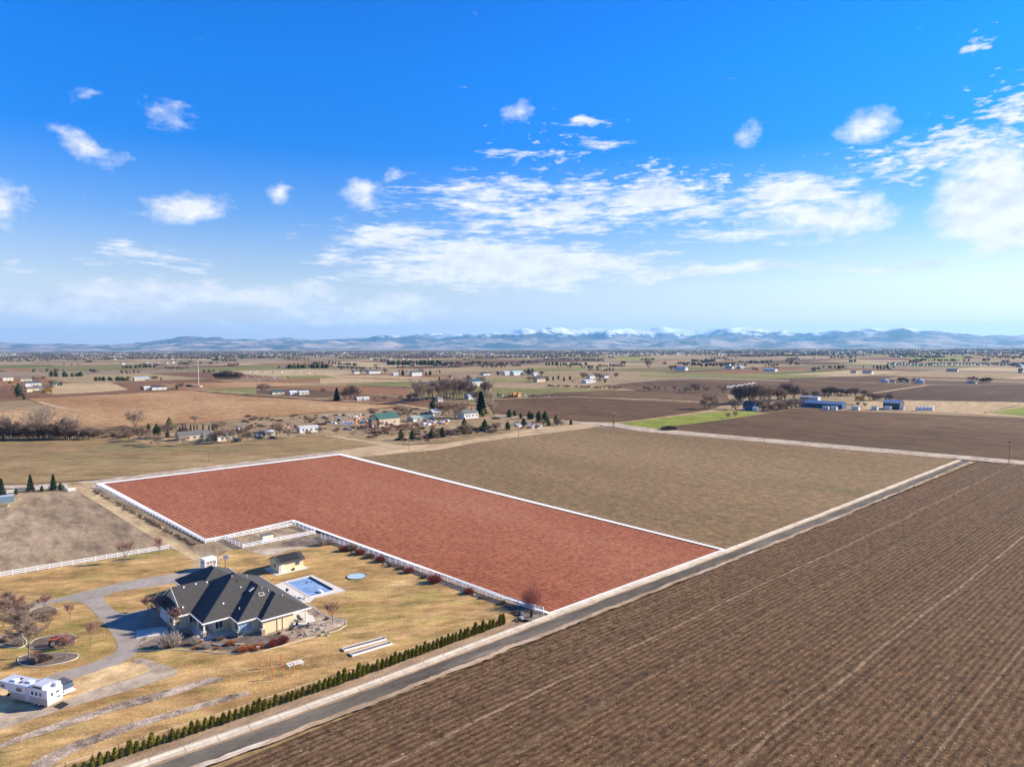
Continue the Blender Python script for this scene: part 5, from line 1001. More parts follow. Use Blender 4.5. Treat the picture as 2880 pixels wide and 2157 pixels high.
# ---------------------------------------------------------------- vehicles
def wheel(par, x, y, r, w_, tm=m_tyre, rm=m_silver, n=16):
    o = link('wheel', None, par, (x, y, r)); MB().tube((0,-w_/2,0), (0,w_/2,0), r, n=n).obj('tyre', tm, o); MB().tube((0,-w_/2-.02,0), (0,w_/2+.02,0), r*.58, n=n).obj('rim', rm, o); return o
def horse_trailer():
    a, b = C('c8', 720, 778, .42), C('c8', 110, 640, .42); d = b-a; an = math.atan2(d.y, d.x); ln = 7.9
    t = thing('horse_trailer', 'white and beige gooseneck horse trailer with roof pods and three small side windows', 'trailer', (a.x, a.y, .44), an)   # x forwards along its side, y to the far side is -2.5
    W = -2.5; z0, z1, z2 = .45, 1.5, 2.75
    MB().box(0, ln, W, 0, z0, z1).obj('lower_body', m_beige, t)
    prof = [(0, z1), (ln, z1), (ln+.2, z1+.12), (ln+2.3, z1+.25), (ln+2.75, z1+.75), (ln+2.6, z2-.12), (ln, z2), (0, z2)]; n = len(prof)
    mb = MB(); mb.add([(x, y, z_) for y in (W, 0) for x, z_ in prof], [tuple(range(n)), tuple(range(2*n-1, n-1, -1))]+[(i, n+i, n+(i+1) % n, (i+1) % n) for i in range(n)]); mb.obj('upper_body', m_whitep, t)
    MB().box(-.02, ln+2.5, W+.06, -.06, z2-.05, z2+.05).obj('roof', m_silver, t)
    MB().box(.9, 3.3, W+.2, -.02, z2+.05, z2+.55).obj('roof_pod', m_whitep, t); MB().box(.95, 3.25, W+.25, -.08, z2+.55, z2+.58).obj('pod_lid', m_silver, t)
    MB().box(.9+.3, 3.0, -.03, .0, z2+.15, z2+.4).obj('pod_vent', m_dark, t)
    MB().box(.15, .95, W+.1, W+.9, z2+.05, z2+.55).obj('hay_pod', m_whitep, t)
    for x, y, m in ((5.2, -1.3, m_whitep), (7.9, -.9, m_whitep)): MB().box(x-.45, x+.45, y-.35, y+.35, z2+.05, z2+.3).obj('air_conditioner', m, t)
    for x, y in ((4.2, -1.9), (7.6, -1.6), (6.5, -.8)): MB().box(x-.22, x+.22, y-.22, y+.22, z2+.05, z2+.13).obj('roof_hatch', m_dark, t)
    def wn(x, w_, h, zc, sh_=0):
        o = MB().box(x-w_/2-.05, x+w_/2+.05, -.01, .03, zc-h/2-.05, zc+h/2+.05).obj('window', m_silver, t); MB().box(x-w_/2, x+w_/2, .02, .045, zc-h/2, zc+h/2).obj('pane', m_glass, o)
    for x in (1.35, 2.2, 3.05): wn(x, .42, .5, 2.05)
    wn(5.9, 1.1, .5, 2.1); wn(9.4, .8, .45, 2.2)
    MB().box(3.75, 4.5, -.01, .025, .6, 2.55).obj('side_door', m_silver, t)
    MB().box(4.2, 7.4, .0, .12, 2.55, 2.68).obj('awning', m_silver, t)
    for zz, c in ((1.46, m_silver), (1.2, m_silver), (.9, m_silver)): MB().box(-.005, ln, -.01, .015, zz, zz+.05).obj('stripe', c, t)
    # rear face
    MB().box(-.03, .0, W+.05, -.05, z0, z2-.02).obj('rear_wall', m_whitep, t)
    for y0, y1 in ((-1.0, -.55), (-.5, -.12)): MB().box(-.06, -.03, y0, y1, .65, 2.4).obj('rear_door', m_silver, t)
    MB().box(-.08, -.055, -.92, -.62, 1.75, 2.2).obj('rear_window', m_glass, t); MB().box(-.06, -.02, -2.0, -1.4, 1.85, 2.15).obj('rear_window', m_glass, t); MB().box(-.06, -.02, -2.1, -1.5, 1.05, 1.25).obj('number_plate', m_dark, t)
    for i in range(5): MB().box(-.045, -.02, W+.1, -.08, .6+i*.17, .66+i*.17).obj('rear_slat', m_silver, t)
    for x in (1.9, 2.85): 
        for y in (-.22, W+.22): wheel(t, x, y, .42, .26)
    MB().box(1.3, 3.45, -.02, .07, .85, .92).obj('fender', m_silver, t)
    MB().tube((ln+2.1, -1.25, z1+.2), (ln+2.1, -1.25, .5), .08, n=6).obj('gooseneck_hitch', m_dark, t)
    MB().box(ln+1.7, ln+1.8, -1.7, -.8, 0, .5).obj('landing_leg', m_dark, t)
    # rubber mat on the ground behind
    q = [C('c8', *v, .42) for v in ((800,740),(950,660),(1050,700),(920,780))]; tag(sheet('rubber_mat', q, m_tyre, .455, kind='thing'), 'black rubber mat on the ground behind the horse trailer', 'mat')
horse_trailer()
def suv():
    p = C('c8', 1050, 560, .42); f = C('c8', 890, 470, .42); an = math.atan2((f-p).y, (f-p).x)
    t = thing('parked_suv', 'dark roofed silver and white four-wheel-drive wagon parked beyond the horse trailer', 'car', (p.x, p.y, .44), UANG+math.pi*.60)
    w_ = .95; pr = [(0, .4), (0, 1.0), (.25, 1.05), (.55, 1.75), (.9, 1.82), (3.0, 1.8), (3.7, 1.15), (4.7, 1.05), (4.95, .9), (4.95, .4)]
    def body(prf, y0, y1, m, name): 
        n = len(prf); mb = MB(); mb.add([(x, y, z_) for y in (y0, y1) for x, z_ in prf], [tuple(range(n)), tuple(range(2*n-1, n-1, -1))]+[(i, n+i, n+(i+1) % n, (i+1) % n) for i in range(n)]); return mb.obj(name, m, t)
    body([(0, .4), (0, 1.05), (3.7, 1.1), (4.75, 1.0), (4.95, .85), (4.95, .4)], -w_, w_, m_silver, 'body')
    body([(.12, 1.06), (.5, 1.72), (3.0, 1.74), (3.65, 1.09)], -w_+.1, w_-.1, m_glass, 'cabin')
    MB().box(.42, 3.02, -w_+.1, w_-.1, 1.72, 1.82).obj('roof', m_dark, t)
    for i in range(5): MB().box(.6, 2.8, -.6+i*.3-.02, -.6+i*.3+.02, 1.82, 1.87).obj('roof_rack_bar', m_silver, t)
    for x in (.45, 1.4, 2.4): 
        for y in (-w_+.08, w_-.11): MB().box(x, x+.12, y, y+.03, 1.05, 1.75).obj('pillar', m_silver, t)
    MB().box(-.12, .02, -w_, w_, .42, .62).obj('bumper', m_whitep, t); MB().box(-.02, .0, -.3, .3, .7, .85).obj('number_plate', m_whitep, t)
    for y in (-w_+.02, w_-.2): MB().box(-.03, .01, y, y+.18, .7, .98).obj('tail_light', plain('red_lamp', (.5,.03,.02), .3), t)
    for x in (.95, 4.0):
        for y in (-w_+.08, w_-.08): wheel(t, x, y, .38, .24)
suv()
def tractor():
    p = C('c7', 850, 1190, .45); t = thing('vintage_tractor', 'old orange tractor with cream wheel rims parked in a garden bed', 'tractor', (p.x, p.y, .45), UANG-.45)
    for y in (-.75, .75): wheel(t, 0, y, .72, .34, rm=m_cream_p, n=20)
    for y in (-.5, .5): wheel(t, 2.1, y, .36, .18, rm=m_cream_p, n=14)
    MB().box(.5, 2.4, -.24, .24, .85, 1.35).box(2.4, 2.46, -.2, .2, .8, 1.3).obj('hood', m_orange_p, t); MB().box(-.4, 2.2, -.16, .16, .55, .85).obj('chassis', m_orange_p, t)
    for y in (-.62, .62): MB().box(-.7, .55, y-.2, y+.2, 1.42, 1.48).box(-.75, -.68, y-.2, y+.2, .9, 1.45).obj('fender', m_orange_p, t)
    MB().box(-.35, .1, -.22, .22, 1.15, 1.22).box(-.42, -.35, -.22, .22, 1.2, 1.5).obj('seat', m_dark, t)
    MB().tube((.5, 0, 1.3), (.3, 0, 1.65), .02, n=5).obj('steering_column', m_dark, t); MB().tube((.28, 0, 1.64), (.31, 0, 1.68), .2, n=12).obj('steering_wheel', m_dark, t)
    MB().tube((1.4, .1, 1.35), (1.4, .1, 2.0), .04, n=6).obj('exhaust', m_dark, t); MB().tube((2.1, -.5, .45), (2.1, .5, .45), .05, n=5).obj('front_axle', m_orange_p, t)
    MB().box(.1, .5, -.2, .2, .8, 1.4).obj('dashboard', m_orange_p, t)
tractor()
def small_car(p, rz, m, label, z0=.3, pick=False, group=None, cat='car'):
    t = thing('parked_truck' if pick else 'parked_car', label, cat, (p[0], p[1], z0), rz, group); w_ = .92
    MB().box(-2.4, 2.4, -w_, w_, .4, .95).obj('body', m, t)
    x0, x1 = (-.3, 1.3) if pick else (-1.9, 1.2)
    mb = MB(); mb.add([(x, y, z_) for y in (-w_+.1, w_-.1) for x, z_ in ((x0-.1, .95), (x0+.15, 1.5), (x1-.5, 1.52), (x1+.1, .95))], [(0,1,2,3), (7,6,5,4), (0,4,5,1), (1,5,6,2), (2,6,7,3)]); mb.obj('cabin', m_glass, t)
    MB().box(x0+.15, x1-.5, -w_+.12, w_-.12, 1.51, 1.57).obj('roof', m, t)
    if pick: MB().box(-2.3, -.5, -w_+.12, w_-.12, .8, .97).obj('cargo_bed', m_dark, t)
    for x in (-1.5, 1.5):
        for y in (-w_+.05, w_-.05): wheel(t, x, y, .36, .22, n=10)
    return t
#==MIDGROUND==
YARD = []
m_farmw = plain('weathered_white_wall', (.60,.59,.56), .7, .12); m_farmr = plain('dull_white_metal_roof', (.55,.56,.57), .5, .12)
def bld(k, x0, x1, yb, yt, label, name='farmhouse', cat='house', mw=None, mr=None, deep=.6, wins=3, ang=None, roof=.35, along='u', **kw):
    """a building that fills crop pixels x0..x1 wide, yb base .. yt ridge, set on the field grid"""
    p = C(k, (x0+x1)/2, yb, 0); s = mpp(p, k); w_ = (x1-x0)*s; along = 'v' if p.x > p.y*.22 else along
    an = UANG if along == 'u' else UANG+math.pi/2
    mw = m_farmw if mw in (None, m_whitep, m_wtrim) else mw; mr = m_farmr if mr is m_wmetal else mr
    ax = Vector((math.cos(an), math.sin(an))); pv_ = Vector((p.y, -p.x)).normalized(); nx_ = Vector((-ax.y, ax.x)); L_ = w_/(abs(ax.dot(pv_))+deep*abs(nx_.dot(pv_)))
    h = max(3.2, (yb-yt)*s*.98); hr = h*roof; hw = h-hr; c = p+Vector((0, 1))*(L_+L_*deep)*.35
    if cat == 'house' and 'suburban' not in name or name == 'livestock_barn': YARD.append((c, L_, h))
    return building(name, label, cat, c, an if along == 'u' else an-math.pi, L_, L_*deep, hw, hr, mw or m_wtrim, mr or R.choice(m_rooft), wins, z0=.02, **kw)
def trees(k, lst, protos, label, name='bare_tree', group=None, wide=1.0, cat='tree'):
    for i, (x, y, h) in enumerate(lst):
        p = C(k, x, y); tree(R.choice(protos), p, h*mpp(p, k), name, label if isinstance(label, str) else label[i], cat, group if group else None, wide=wide*R.uniform(.9, 1.1))
# near homes left of centre
bld('M2', -10, 390, 1335, 1222, 'long tan ranch house with a grey roof behind the bare yard trees, its left wing', mw=m_tan, mr=m_shin2, deep=.42, wins=5)
bld('M2', 360, 505, 1345, 1225, 'low middle wing with a cream gable of the tan ranch house', mw=m_cream, mr=m_shin2, deep=.7, wins=2)
bld('M2', 500, 765, 1340, 1230, 'right wing of the tan ranch house beside the round bushes', mw=m_tan, mr=m_shin2, deep=.5, wins=3)
bld('M2', 1540, 1800, 1235, 1150, 'white mobile home beside two utility poles', 'mobile_home', 'mobile home', m_whitep, m_wmetal, .35, 4, roof=.15)
bld('M2', 1030, 1125, 1280, 1215, 'small white house half hidden behind yard bushes', mw=m_wtrim, mr=m_shin2, deep=.8, wins=2)
bld('M2', 1135, 1270, 1270, 1200, 'white building to the left of the mobile home behind a dark parked car', mw=m_wtrim, mr=m_wmetal, deep=.5, wins=3, roof=.2)
bld('M2', 805, 875, 1195, 1135, 'small white shed standing behind the tan ranch house', 'shed', 'shed', m_whitep, m_shin2, .8, 1)
bld('M3', 585, 960, 1165, 990, 'tan barn with a green metal roof on the gravel yard', 'green_roof_barn', 'barn', m_tan, m_greenroof, .72, 2)
bld('M3', 585, 760, 1172, 1050, 'low brown lean-to on the left side of the green roofed barn', 'lean_to', 'shed', plain('brown_board_wall', (.23,.14,.10)), m_greenroof, .55, 1, roof=.12)
bld('M3', 1060, 1400, 1095, 1022, 'low tan building with a faded green roof behind saplings', 'long_barn', 'barn', m_tan, plain('faded_green_roof', (.26,.34,.28)), .45, 3)
bld('M3', 1345, 1490, 1030, 938, 'weathered shed with a pale metal roof beside the white farmhouse', 'metal_roof_shed', 'shed', plain('weathered_grey_wall', (.20,.18,.16)), m_bluemetal, .7, 1)
bld('M3', 1240, 1345, 1025, 975, 'blue metal shed beside the pale roofed one', 'blue_shed', 'shed', m_blue, m_shin, .6, 1)
t = bld('M3', 1700, 1965, 1060, 945, 'white farmhouse with a red brick chimney beside the tall dark spruce', mw=m_whitep, mr=m_shin2, deep=.6, wins=4)
MB().box(3.2, 4.0, -1.2, -.4, 0, 9.0).obj('chimney', m_brick, t)
p = C('M3', 442, 1132); t = thing('orange_silo', 'rusty orange round silo tank beside the white camper', 'silo', (p.x, p.y, 0)); hh = 95*mpp(p, 'M3'); MB().tube((0,0,0), (0,0,hh), hh*.22, n=16).obj('tank', m_rust, t); MB().tube((0,0,hh), (0,0,hh*1.06), hh*.22, .1, n=16).obj('roof', m_tan, t)
bld('M3', 1330, 1480, 662, 582, 'white gabled house beyond the tall cottonwoods', mw=m_whitep, mr=m_shin, deep=.8, wins=2)
bld('M3', 1815, 2015, 645, 560, 'white house with a dark green roof right of the cottonwoods', mw=m_whitep, mr=m_teal, deep=.7, wins=3)
bld('M3', 1430, 1525, 840, 780, 'small white house under the cottonwoods', mw=m_whitep, mr=m_shin2, deep=.8, wins=2)
bld('M3', 1790, 1940, 815, 740, 'grey shed between the cottonwood grove and the dark spruce', 'grey_shed', 'shed', plain('grey_wall', (.42,.42,.42)), m_bluemetal, .7, 1)
for a in [('M3',400,480,492,452,'small blue roofed house beyond the pale fields',m_whitep,m_rooft[2]),('M3',560,735,492,445,'wide blue-grey roofed house beyond the pale fields',m_wtrim,m_rooft[2]),('M3',885,970,515,480,'low white shed in the pale field',m_whitep,m_bluemetal),('M3',1100,1260,522,450,'tall blue-grey house with white outbuildings beyond the pale fields',m_whitep,m_rooft[2]),
    ('M2',1215,1385,752,706,'teal roofed farm building beside the lone round tree',m_tan,m_teal),('M2',1450,1560,755,704,'white farmhouse right of the teal roofed building',m_whitep,m_wmetal),('M2',1560,1700,755,706,'tan shed with a pale roof beside the white farmhouse',m_tan,m_bluemetal),('M3',435,520,825,795,'white outbuilding under the rounded bare tree',m_whitep,m_wmetal),('M3',515,605,820,785,'second white outbuilding right of the rounded bare tree',m_whitep,m_wmetal),
    ('M1',1765,1850,692,650,'white hangar beside the black roofed barn',m_whitep,m_wmetal),('M1',1840,2020,695,640,'white barn with a black roof by the canal bend',m_whitep,m_shin),('M1',215,340,585,540,'large farmhouse with a dark roof at the left',m_tan,m_shin2),('M1',265,440,655,585,'blue roofed outbuilding below the large farmhouse',m_wtrim,m_rooft[2]),('M1',280,470,720,655,'cream gabled house behind the dark evergreen',m_cream,m_shin2),('M1',0,110,580,545,'pale barn at the far left edge',m_trim,m_wmetal),('M1',675,720,642,598,'square dark green storage box on the pale yard',m_teal,m_teal),
    ('M1',1620,1800,580,535,'blue tarped shed at the end of the evergreen hedge',m_tan,m_bluemetal),('M4',275,380,510,462,'white shed left of the long green roofed barn',m_whitep,m_bluemetal),('M4',370,550,512,460,'long green roofed barn left of two dark conifers',m_whitep,plain('pale_teal_roof',(.30,.50,.46))),('M4',640,735,518,478,'white low barn right of two dark conifers',m_whitep,m_bluemetal),('M4',670,815,600,530,'dark roofed barn with a tan front in the middle distance',m_tan,m_shin),('M4',1330,1440,552,500,'white gabled house right of the yellow willow',m_whitep,m_shin2),('M4',1515,1620,545,498,'black roofed barn in the middle distance',m_rooft and m_wtrim,m_shin),('M4',1270,1450,610,570,'long white sheds below the yellow willow',m_whitep,m_bluemetal),('M4',0,155,512,480,'long low dark shed at the field edge',m_wtrim,m_shin),
    ('M5',425,570,420,375,'white barn with a blue roof beyond the green strip',m_whitep,m_bluemetal),('M5',985,1060,380,335,'grey house in the distant trees',m_wtrim,m_rooft[2]),('M5',1450,1610,430,395,'white house and sheds by the distant pale field',m_whitep,m_bluemetal)]:
    w_ = a[2]-a[1]; bld(a[0], a[1], a[2], a[3], a[4], a[5], mw=a[6], mr=a[7], wins=2 if w_ > 60 else 0, deep=.6 if w_ < 140 else .45)
bld('M5', 1220, 1400, 882, 775, 'dark blue house under the bare trees beside the green pasture', mw=m_blue, mr=m_rooft[2], deep=.8, wins=3)
bld('M5', 1308, 1378, 886, 845, 'small open fronted white shed in front of the blue house', 'open_shed', 'shed', m_whitep, m_whitep, .8, 0, roof=.1)
bld('M5', 1890, 2115, 765, 715, 'long white roofed shed behind the long blue building', 'long_shed', 'shed', m_whitep, m_wmetal, .35, 0, roof=.3)
bld('M6', -100, 375, 958, 880, 'very long blue walled livestock barn with a pale roof', 'livestock_barn', 'barn', m_blue, m_bluemetal, .22, 0, roof=.35)
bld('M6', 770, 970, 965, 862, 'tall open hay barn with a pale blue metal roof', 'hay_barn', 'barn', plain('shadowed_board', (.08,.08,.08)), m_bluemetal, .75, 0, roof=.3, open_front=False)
for i, (a, b) in enumerate([(385,470),(595,662),(742,808),(890,940),(70,140),(160,225)]): bld('M6', a, b, 968, 932, ['first','second','third','fourth','fifth','sixth'][i]+' small white shelter in the line '+('in front of the hay barn' if i < 4 else 'below the long blue barn'), 'calf_shelter', 'shelter', m_whitep, m_bluemetal, .6, 0, roof=.12, group='white shelters by the blue barn')
for i in range(5): p = C('M6', 1070+38*i, 972); tag(MB().box(-1.2, 1.2, -1.2, 1.2, 0, 3.4, rot=UANG, c=(0, 0)).obj('wrapped_bale_stack', m_whitep), 'white wrapped bale stack in the row right of the hay barn', 'bale', 'white bale stacks right of the hay barn').location = (p.x, p.y, .1)
for x, yb, r_, lab in ((720,672,75,'small domed grain bin on the left of the distant farmyard'),(1095,678,85,'large domed blue-grey grain bin in the distant farmyard')):
    p = C('M6', x, yb); w_ = r_*mpp(p, 'M6')*.5; t = thing('grain_bin', lab, 'grain bin', (p.x, p.y, 0)); MB().tube((0,0,0), (0,0,w_*.7), w_, n=18).obj('wall', m_bluemetal, t); MB().tube((0,0,w_*.7), (0,0,w_*1.25), w_*1.04, .3, n=18).obj('roof', m_bluemetal, t)
for a in [('M6',790,850,672,650,'low dark shed left of the large grain bin'),('M6',955,1000,675,640,'brown shed left of the large grain bin'),('M6',1635,1730,685,658,'dark blue trailer in the far brown field'),('M6',510,620,578,545,'pale green roofed barn group beyond the dark field'),('M6',370,440,570,545,'grey sheds beyond the dark field'),('M6',1425,1540,555,525,'bright blue roofed building near the distant houses'),('M6',2170,2212,572,520,'dark barn at the right edge')]:
    bld(a[0], a[1], a[2], a[3], a[4], a[5], 'farm_shed', 'shed', m_whitep if 'pale' in a[5] else m_tan, m_blue if 'blue' in a[5] else m_shin2, .6, 0)
# suburb of new houses at the right
for i in range(44):
    x = 745+i*34+R.uniform(-6, 6); y = 492-R.choice((0, 5, 8)); bld('M6', x, x+26, y, y-R.uniform(20, 30), 'new house with a dark roof in the long suburban row at the right', 'suburban_house', 'house', R.choice((m_whitep, m_wtrim, m_tan, m_trim)), R.choice(m_rooft), .8, 0, group='suburban row at the right')
ry = random.Random(41)
for (c, L_, h) in YARD:
    for _ in range(3 if c.y < 900 else 4):
        a = ry.uniform(0, 6.28); q = c+Vector((math.cos(a), abs(math.sin(a))*1.2))*L_*ry.uniform(.75, 1.5)
        if ry.random() < .75: tree(ry.choice(T_dense+T_round), q, h*ry.uniform(.8, 1.6), 'yard_tree', 'bare yard tree beside one of the middle distance buildings', 'tree', 'bare yard trees of the middle distance', wide=1.2)
        else: tree(ry.choice(T_pine), q, h*ry.uniform(.7, 1.2), 'yard_evergreen', 'dark evergreen beside one of the middle distance buildings', 'tree', 'yard evergreens of the middle distance', wide=1.1)
for (k, x0, x1, y0, y1, n) in (('M2', 900, 2200, 1010, 1190, 60), ('M3', 620, 1300, 930, 1010, 30), ('M3', 560, 1500, 1150, 1330, 50), ('M1', 0, 520, 560, 760, 22)):
    for _ in range(n): p = C(k, ry.uniform(x0, x1), ry.uniform(y0, y1)); shrub(B_brown+B_dark, p, ry.uniform(.8, 2.6), 'dry brown weed clump on the waste ground of the farmyards', 'weed_clump', 'brush', ry.uniform(1, 2.2), .08, 'weed clumps of the farmyards')
# cell tower
p = C('M2', 348, 655); t = thing('radio_tower', 'tall grey monopole tower standing alone in the fields at the left', 'tower', (p.x, p.y, 0)); hh = 325*mpp(p, 'M2'); MB().tube((0,0,0), (0,0,hh), hh*.019, hh*.010, n=8).obj('mast', plain('galvanised_mast', (.45,.45,.45)), t)
MB().box(-.8, .8, -.3, .3, hh*.93, hh*.99, rot=.4).box(-.3, .3, -.8, .8, hh*.62, hh*.64).obj('antenna', m_whitep, t); MB().box(-6, 4, -5, 5, 0, 1.8).obj('fence_panel', plain('pinkish_wall', (.42,.30,.24)), t); MB().box(-17, -10, -3, 3, 0, 3).obj('cabinet', m_dark, t)
# utility poles
for i, (k, x, yb, yt, lab) in enumerate([('M3',1040,1382,1052,'tall utility pole at the corner of the farm lane beside the first dark conifer'),('M3',1108,1452,1205,'utility pole on the near side of the county road'),('M4',478,1285,1075,'utility pole beside the county road below the pine yard'),('M4',1255,1132,940,'utility pole at the left side of the crossroads'),('M4',1655,1128,930,'double utility pole at the right side of the crossroads'),('M4',1662,1182,985,'utility pole in the corner of the stubble field at the crossroads'),('M5',1432,1246,1140,'thin pole beside the cross road in front of the brown field'),('M6',2050,1545,1292,'utility pole beside the road at the right edge'),('M5',990,875,755,'utility pole beside the bare trees of the blue house'),('M2',478,1608,1460,'utility pole on the far edge of the red field'),('M2',948,1250,1070,'utility pole behind the ranch house bushes'),('M2',1490,1180,1018,'left one of the paired poles behind the mobile home'),('M2',1535,1190,1022,'right one of the paired poles behind the mobile home'),('M2',1798,1180,990,'dark utility pole right of the mobile home'),('M2',183,690,640,'small pole left of the radio tower'),('M2',585,735,690,'small pole along the farm road right of the radio tower'),('M2',958,760,688,'pole along the farm road left of the lone round tree'),('M2',1793,828,745,'pole along the farm road by the dark conifer'),('M3',895,1280,1120,'thin pole among the saplings by the barn'),('M3',460,590,555,'short pole in the pale field'),('M3',1105,590,540,'pole before the far blue-grey house'),('M3',975,570,528,'pole in the pale field left of the cottonwoods')]):
    p = C(k, x, yb); h = (yb-yt)*mpp(p, k); t = thing('utility_pole', lab, 'utility pole', (p.x, p.y, 0)); r_ = max(.14, mpp(p)*.55)
    MB().tube((0,0,-.2), (0,0,h), r_, r_*.65, n=6).obj('pole', m_pole, t)
    if h > 7: MB().box(-1.1, 1.1, -.08, .08, h*.93, h*.95, rot=UANG+1.57, c=(0, 0)).obj('crossarm', m_pole, t)
    if 'double' in lab: MB().tube((.7,0,0), (.7,0,h*.86), r_, r_*.7, n=6).obj('second_pole', m_pole, t); MB().tube((.3,0,h*.7), (.3,0,h*.8), .35, n=8).obj('transformer', m_silver, t)
for x, lab in ((1515, 'left white cabinet post at the crossroads'), (1650, 'right white cabinet post at the crossroads')):
    p = C('M4', x, 1168); tag(MB().box(-.5, .5, -.4, .4, 0, 1.7).obj('roadside_cabinet', m_whitep), lab, 'cabinet').location = (p.x, p.y, .3)
p = C('M3', 2072, 1245); t = thing('round_sign', 'small round white road sign at the county road', 'sign', (p.x, p.y, .3)); MB().tube((0,0,0), (0,0,1.9), .05, n=5).obj('post', m_silver, t); MB().tube((0,-.02,2.2), (0,.02,2.2), .42, n=14).obj('disc', m_whitep, t)
# vehicles in yards
for k, x, y, m, pk, lab, rz in [('M2',1275,1305,m_dark,False,'dark green car parked in front of the white buildings',.1),('M2',845,1330,m_dark,False,'dark car at the right end of the ranch house',1.2),('M2',1100,1300,m_dark,False,'small dark car left of the parked green one',.3),('M3',100,1105,m_dark,False,'dark car on the gravel yard left of the white pickups',.5),('M3',258,1100,m_whitep,True,'white pickup truck with a dark bed on the gravel yard',.4),('M3',490,1088,m_whitep,True,'white pickup truck behind the orange silo',.2),('M3',365,1200,m_silver,False,'grey car wreck below the white camper',.1),('M3',440,1030,m_whitep,True,'white truck at the back of the gravel yard',1.0),('M3',60,1050,plain('maroon_paint',(.16,.03,.03),.4),False,'maroon car at the back left of the gravel yard',.2),('M3',2175,1055,m_dark,False,'dark car beside the white farmhouse garden',.6),('M4',215,1060,m_dark,False,'dark car parked below the pollarded tree',.2),('M4',900,785,plain('dark_brown_paint',(.10,.03,.03)),True,'dark brown wagon on the far field track',.4),('M3',1055,665,m_dark,True,'dark tractor rig at the end of the green field',.1),('M4',640,775,m_dark,True,'dark implement on the far field track',.3),('M2',465,1225,m_whitep,False,'white car behind the tan ranch house',.2)]:
    small_car(C(k, x, y), rz, m, lab, .05, pk)
p = C('M3', 355, 1140); t = thing('camper', 'white camper trailer with windows parked left of the orange silo', 'camper', (p.x, p.y, .1), .3); MB().box(-4, 4, -1.2, 1.2, .5, 3).obj('body', m_whitep, t)
for x in (-2.6, -.6, 1.4): MB().box(x, x+.9, -1.23, -1.19, 1.7, 2.3).obj('window', m_glass, t)
for x in (-.5, .5):
    for y in (-1.1, 1.1): wheel(t, x, y, .4, .2, n=10)
p = C('c3', 30, 345, .4); t = thing('storage_container', 'blue-grey storage container at the left edge beside the spruce', 'container', (p.x, p.y, .4), UANG); MB().box(-3.5, 3, -1.6, 1.6, 0, 2.2).obj('body', plain('blue_grey_paint', (.12,.19,.25)), t); MB().box(-3.6, 3.1, -1.7, 1.7, 2.2, 2.3).obj('roof', m_bluemetal, t)
p = C('c3', 30, 380, .4); t = thing('lumber_stack', 'small pile of yellow lumber beside the blue-grey container', 'lumber', (p.x, p.y, .4), .2)
for i in range(6): MB().box(-1.6, 1.6, -.8+i*.3, -.55+i*.3, 0, .3+.12*(i % 3)).obj('plank', m_strawm, t)
for i in range(14): p = C('M4', 370+9*i, 783-(i % 3)*4); tag(MB().box(-2, 2, -1.2, 1.2, 0, R.uniform(2.5, 5), rot=UANG).obj('straw_stack', plain('orange_straw', (.50,.26,.10))), 'orange straw stack in the heap beside the far field track', 'straw stack', 'orange straw stacks').location = (p.x, p.y, 0)
# white clutter in the junk yards
rr = random.Random(31)
def clutter(k, x0, x1, y0, y1, n, where):
    for _ in range(n):
        p = C(k, rr.uniform(x0, x1), rr.uniform(y0, y1)); s = rr.uniform(.6, 1.8); m = rr.choice((m_whitep, m_silver, m_dark, m_wood, m_rust, m_wmetal, m_brick))
        mb = MB().box(-s, s, -s*.5, s*.5, 0, s*.7, rot=rr.uniform(0, 3), c=(0, 0)); mb.box(-s*.5, s*.3, -s*.3, s*.3, s*.7, s*1.1)
        tag(mb.obj('stored_item', m), 'stored item in the clutter '+where, 'clutter', 'clutter '+where).location = (p.x, p.y, .05)
clutter('M3', 60, 640, 1010, 1130, 46, 'on the gravel yard left of the green roofed barn'); clutter('M3', 1240, 1600, 1080, 1135, 40, 'in the yard right of the low tan building'); clutter('M2', 1380, 1560, 1140, 1230, 16, 'beside the mobile home'); clutter('M4', 430, 760, 1110, 1180, 34, 'between the small pines of the corner yard'); clutter('M3', 430, 600, 1150, 1185, 14, 'below the orange silo')
clutter('M2', 880, 1480, 530, 575, 40, 'in the distant junk yard right of the dark round grove'); clutter('M2', 970, 1800, 455, 488, 44, 'in the distant storage yard'); clutter('M4', 210, 860, 755, 785, 24, 'along the far field track')
# evergreens
trees('M3', [(1010,1320,150),(1150,1322,145),(1390,1302,130),(1525,1292,145),(1800,1240,205),(2050,1200,150)], T_pine, ['first dark conifer beside the farm lane pole','second dark conifer right of the farm lane pole','third conifer in the line along the county road','fourth conifer in the line along the county road','tallest conifer of the line along the county road','rounded conifer right of the brushy pair at the county road'], 'conifer')
trees('M4', [(365,1040,112),(430,1022,80),(510,1052,78),(545,1142,105),(615,1062,110),(650,1062,90),(730,1100,150),(810,1092,140),(950,1122,125),(855,1142,100),(1130,1132,72),(345,1192,112)], T_pine, ['tall pine at the left back of the corner yard','pale small pine beside the tall one at the back of the corner yard','round small pine at the back of the corner yard','pine in the middle front of the corner yard','left half of the wide pine pair in the corner yard','right half of the wide pine pair in the corner yard','tall narrow pine in the right part of the corner yard','pointed pine beside the narrow one in the corner yard','pine above the grey brush near the crossroads','low dark pine in front of the pointed one','last small pine before the crossroads','wide bright green round pine at the front of the corner yard'], 'pine_tree', wide=1.15)
trees('M3', [(2005,992,285)], [T_spruce[1]], 'tallest dark spruce beside the brick chimney of the white farmhouse', 'spruce_tree', wide=1.15)
trees('M3', [(1400,950,135)], T_pine, 'bushy green pine behind the pale roofed shed', 'pine_tree', wide=1.3)
trees('M2', [(2068,828,165)], [T_spruce[1]], 'dark conifer beside the rounded bare tree at the farm road', 'conifer', wide=1.1)
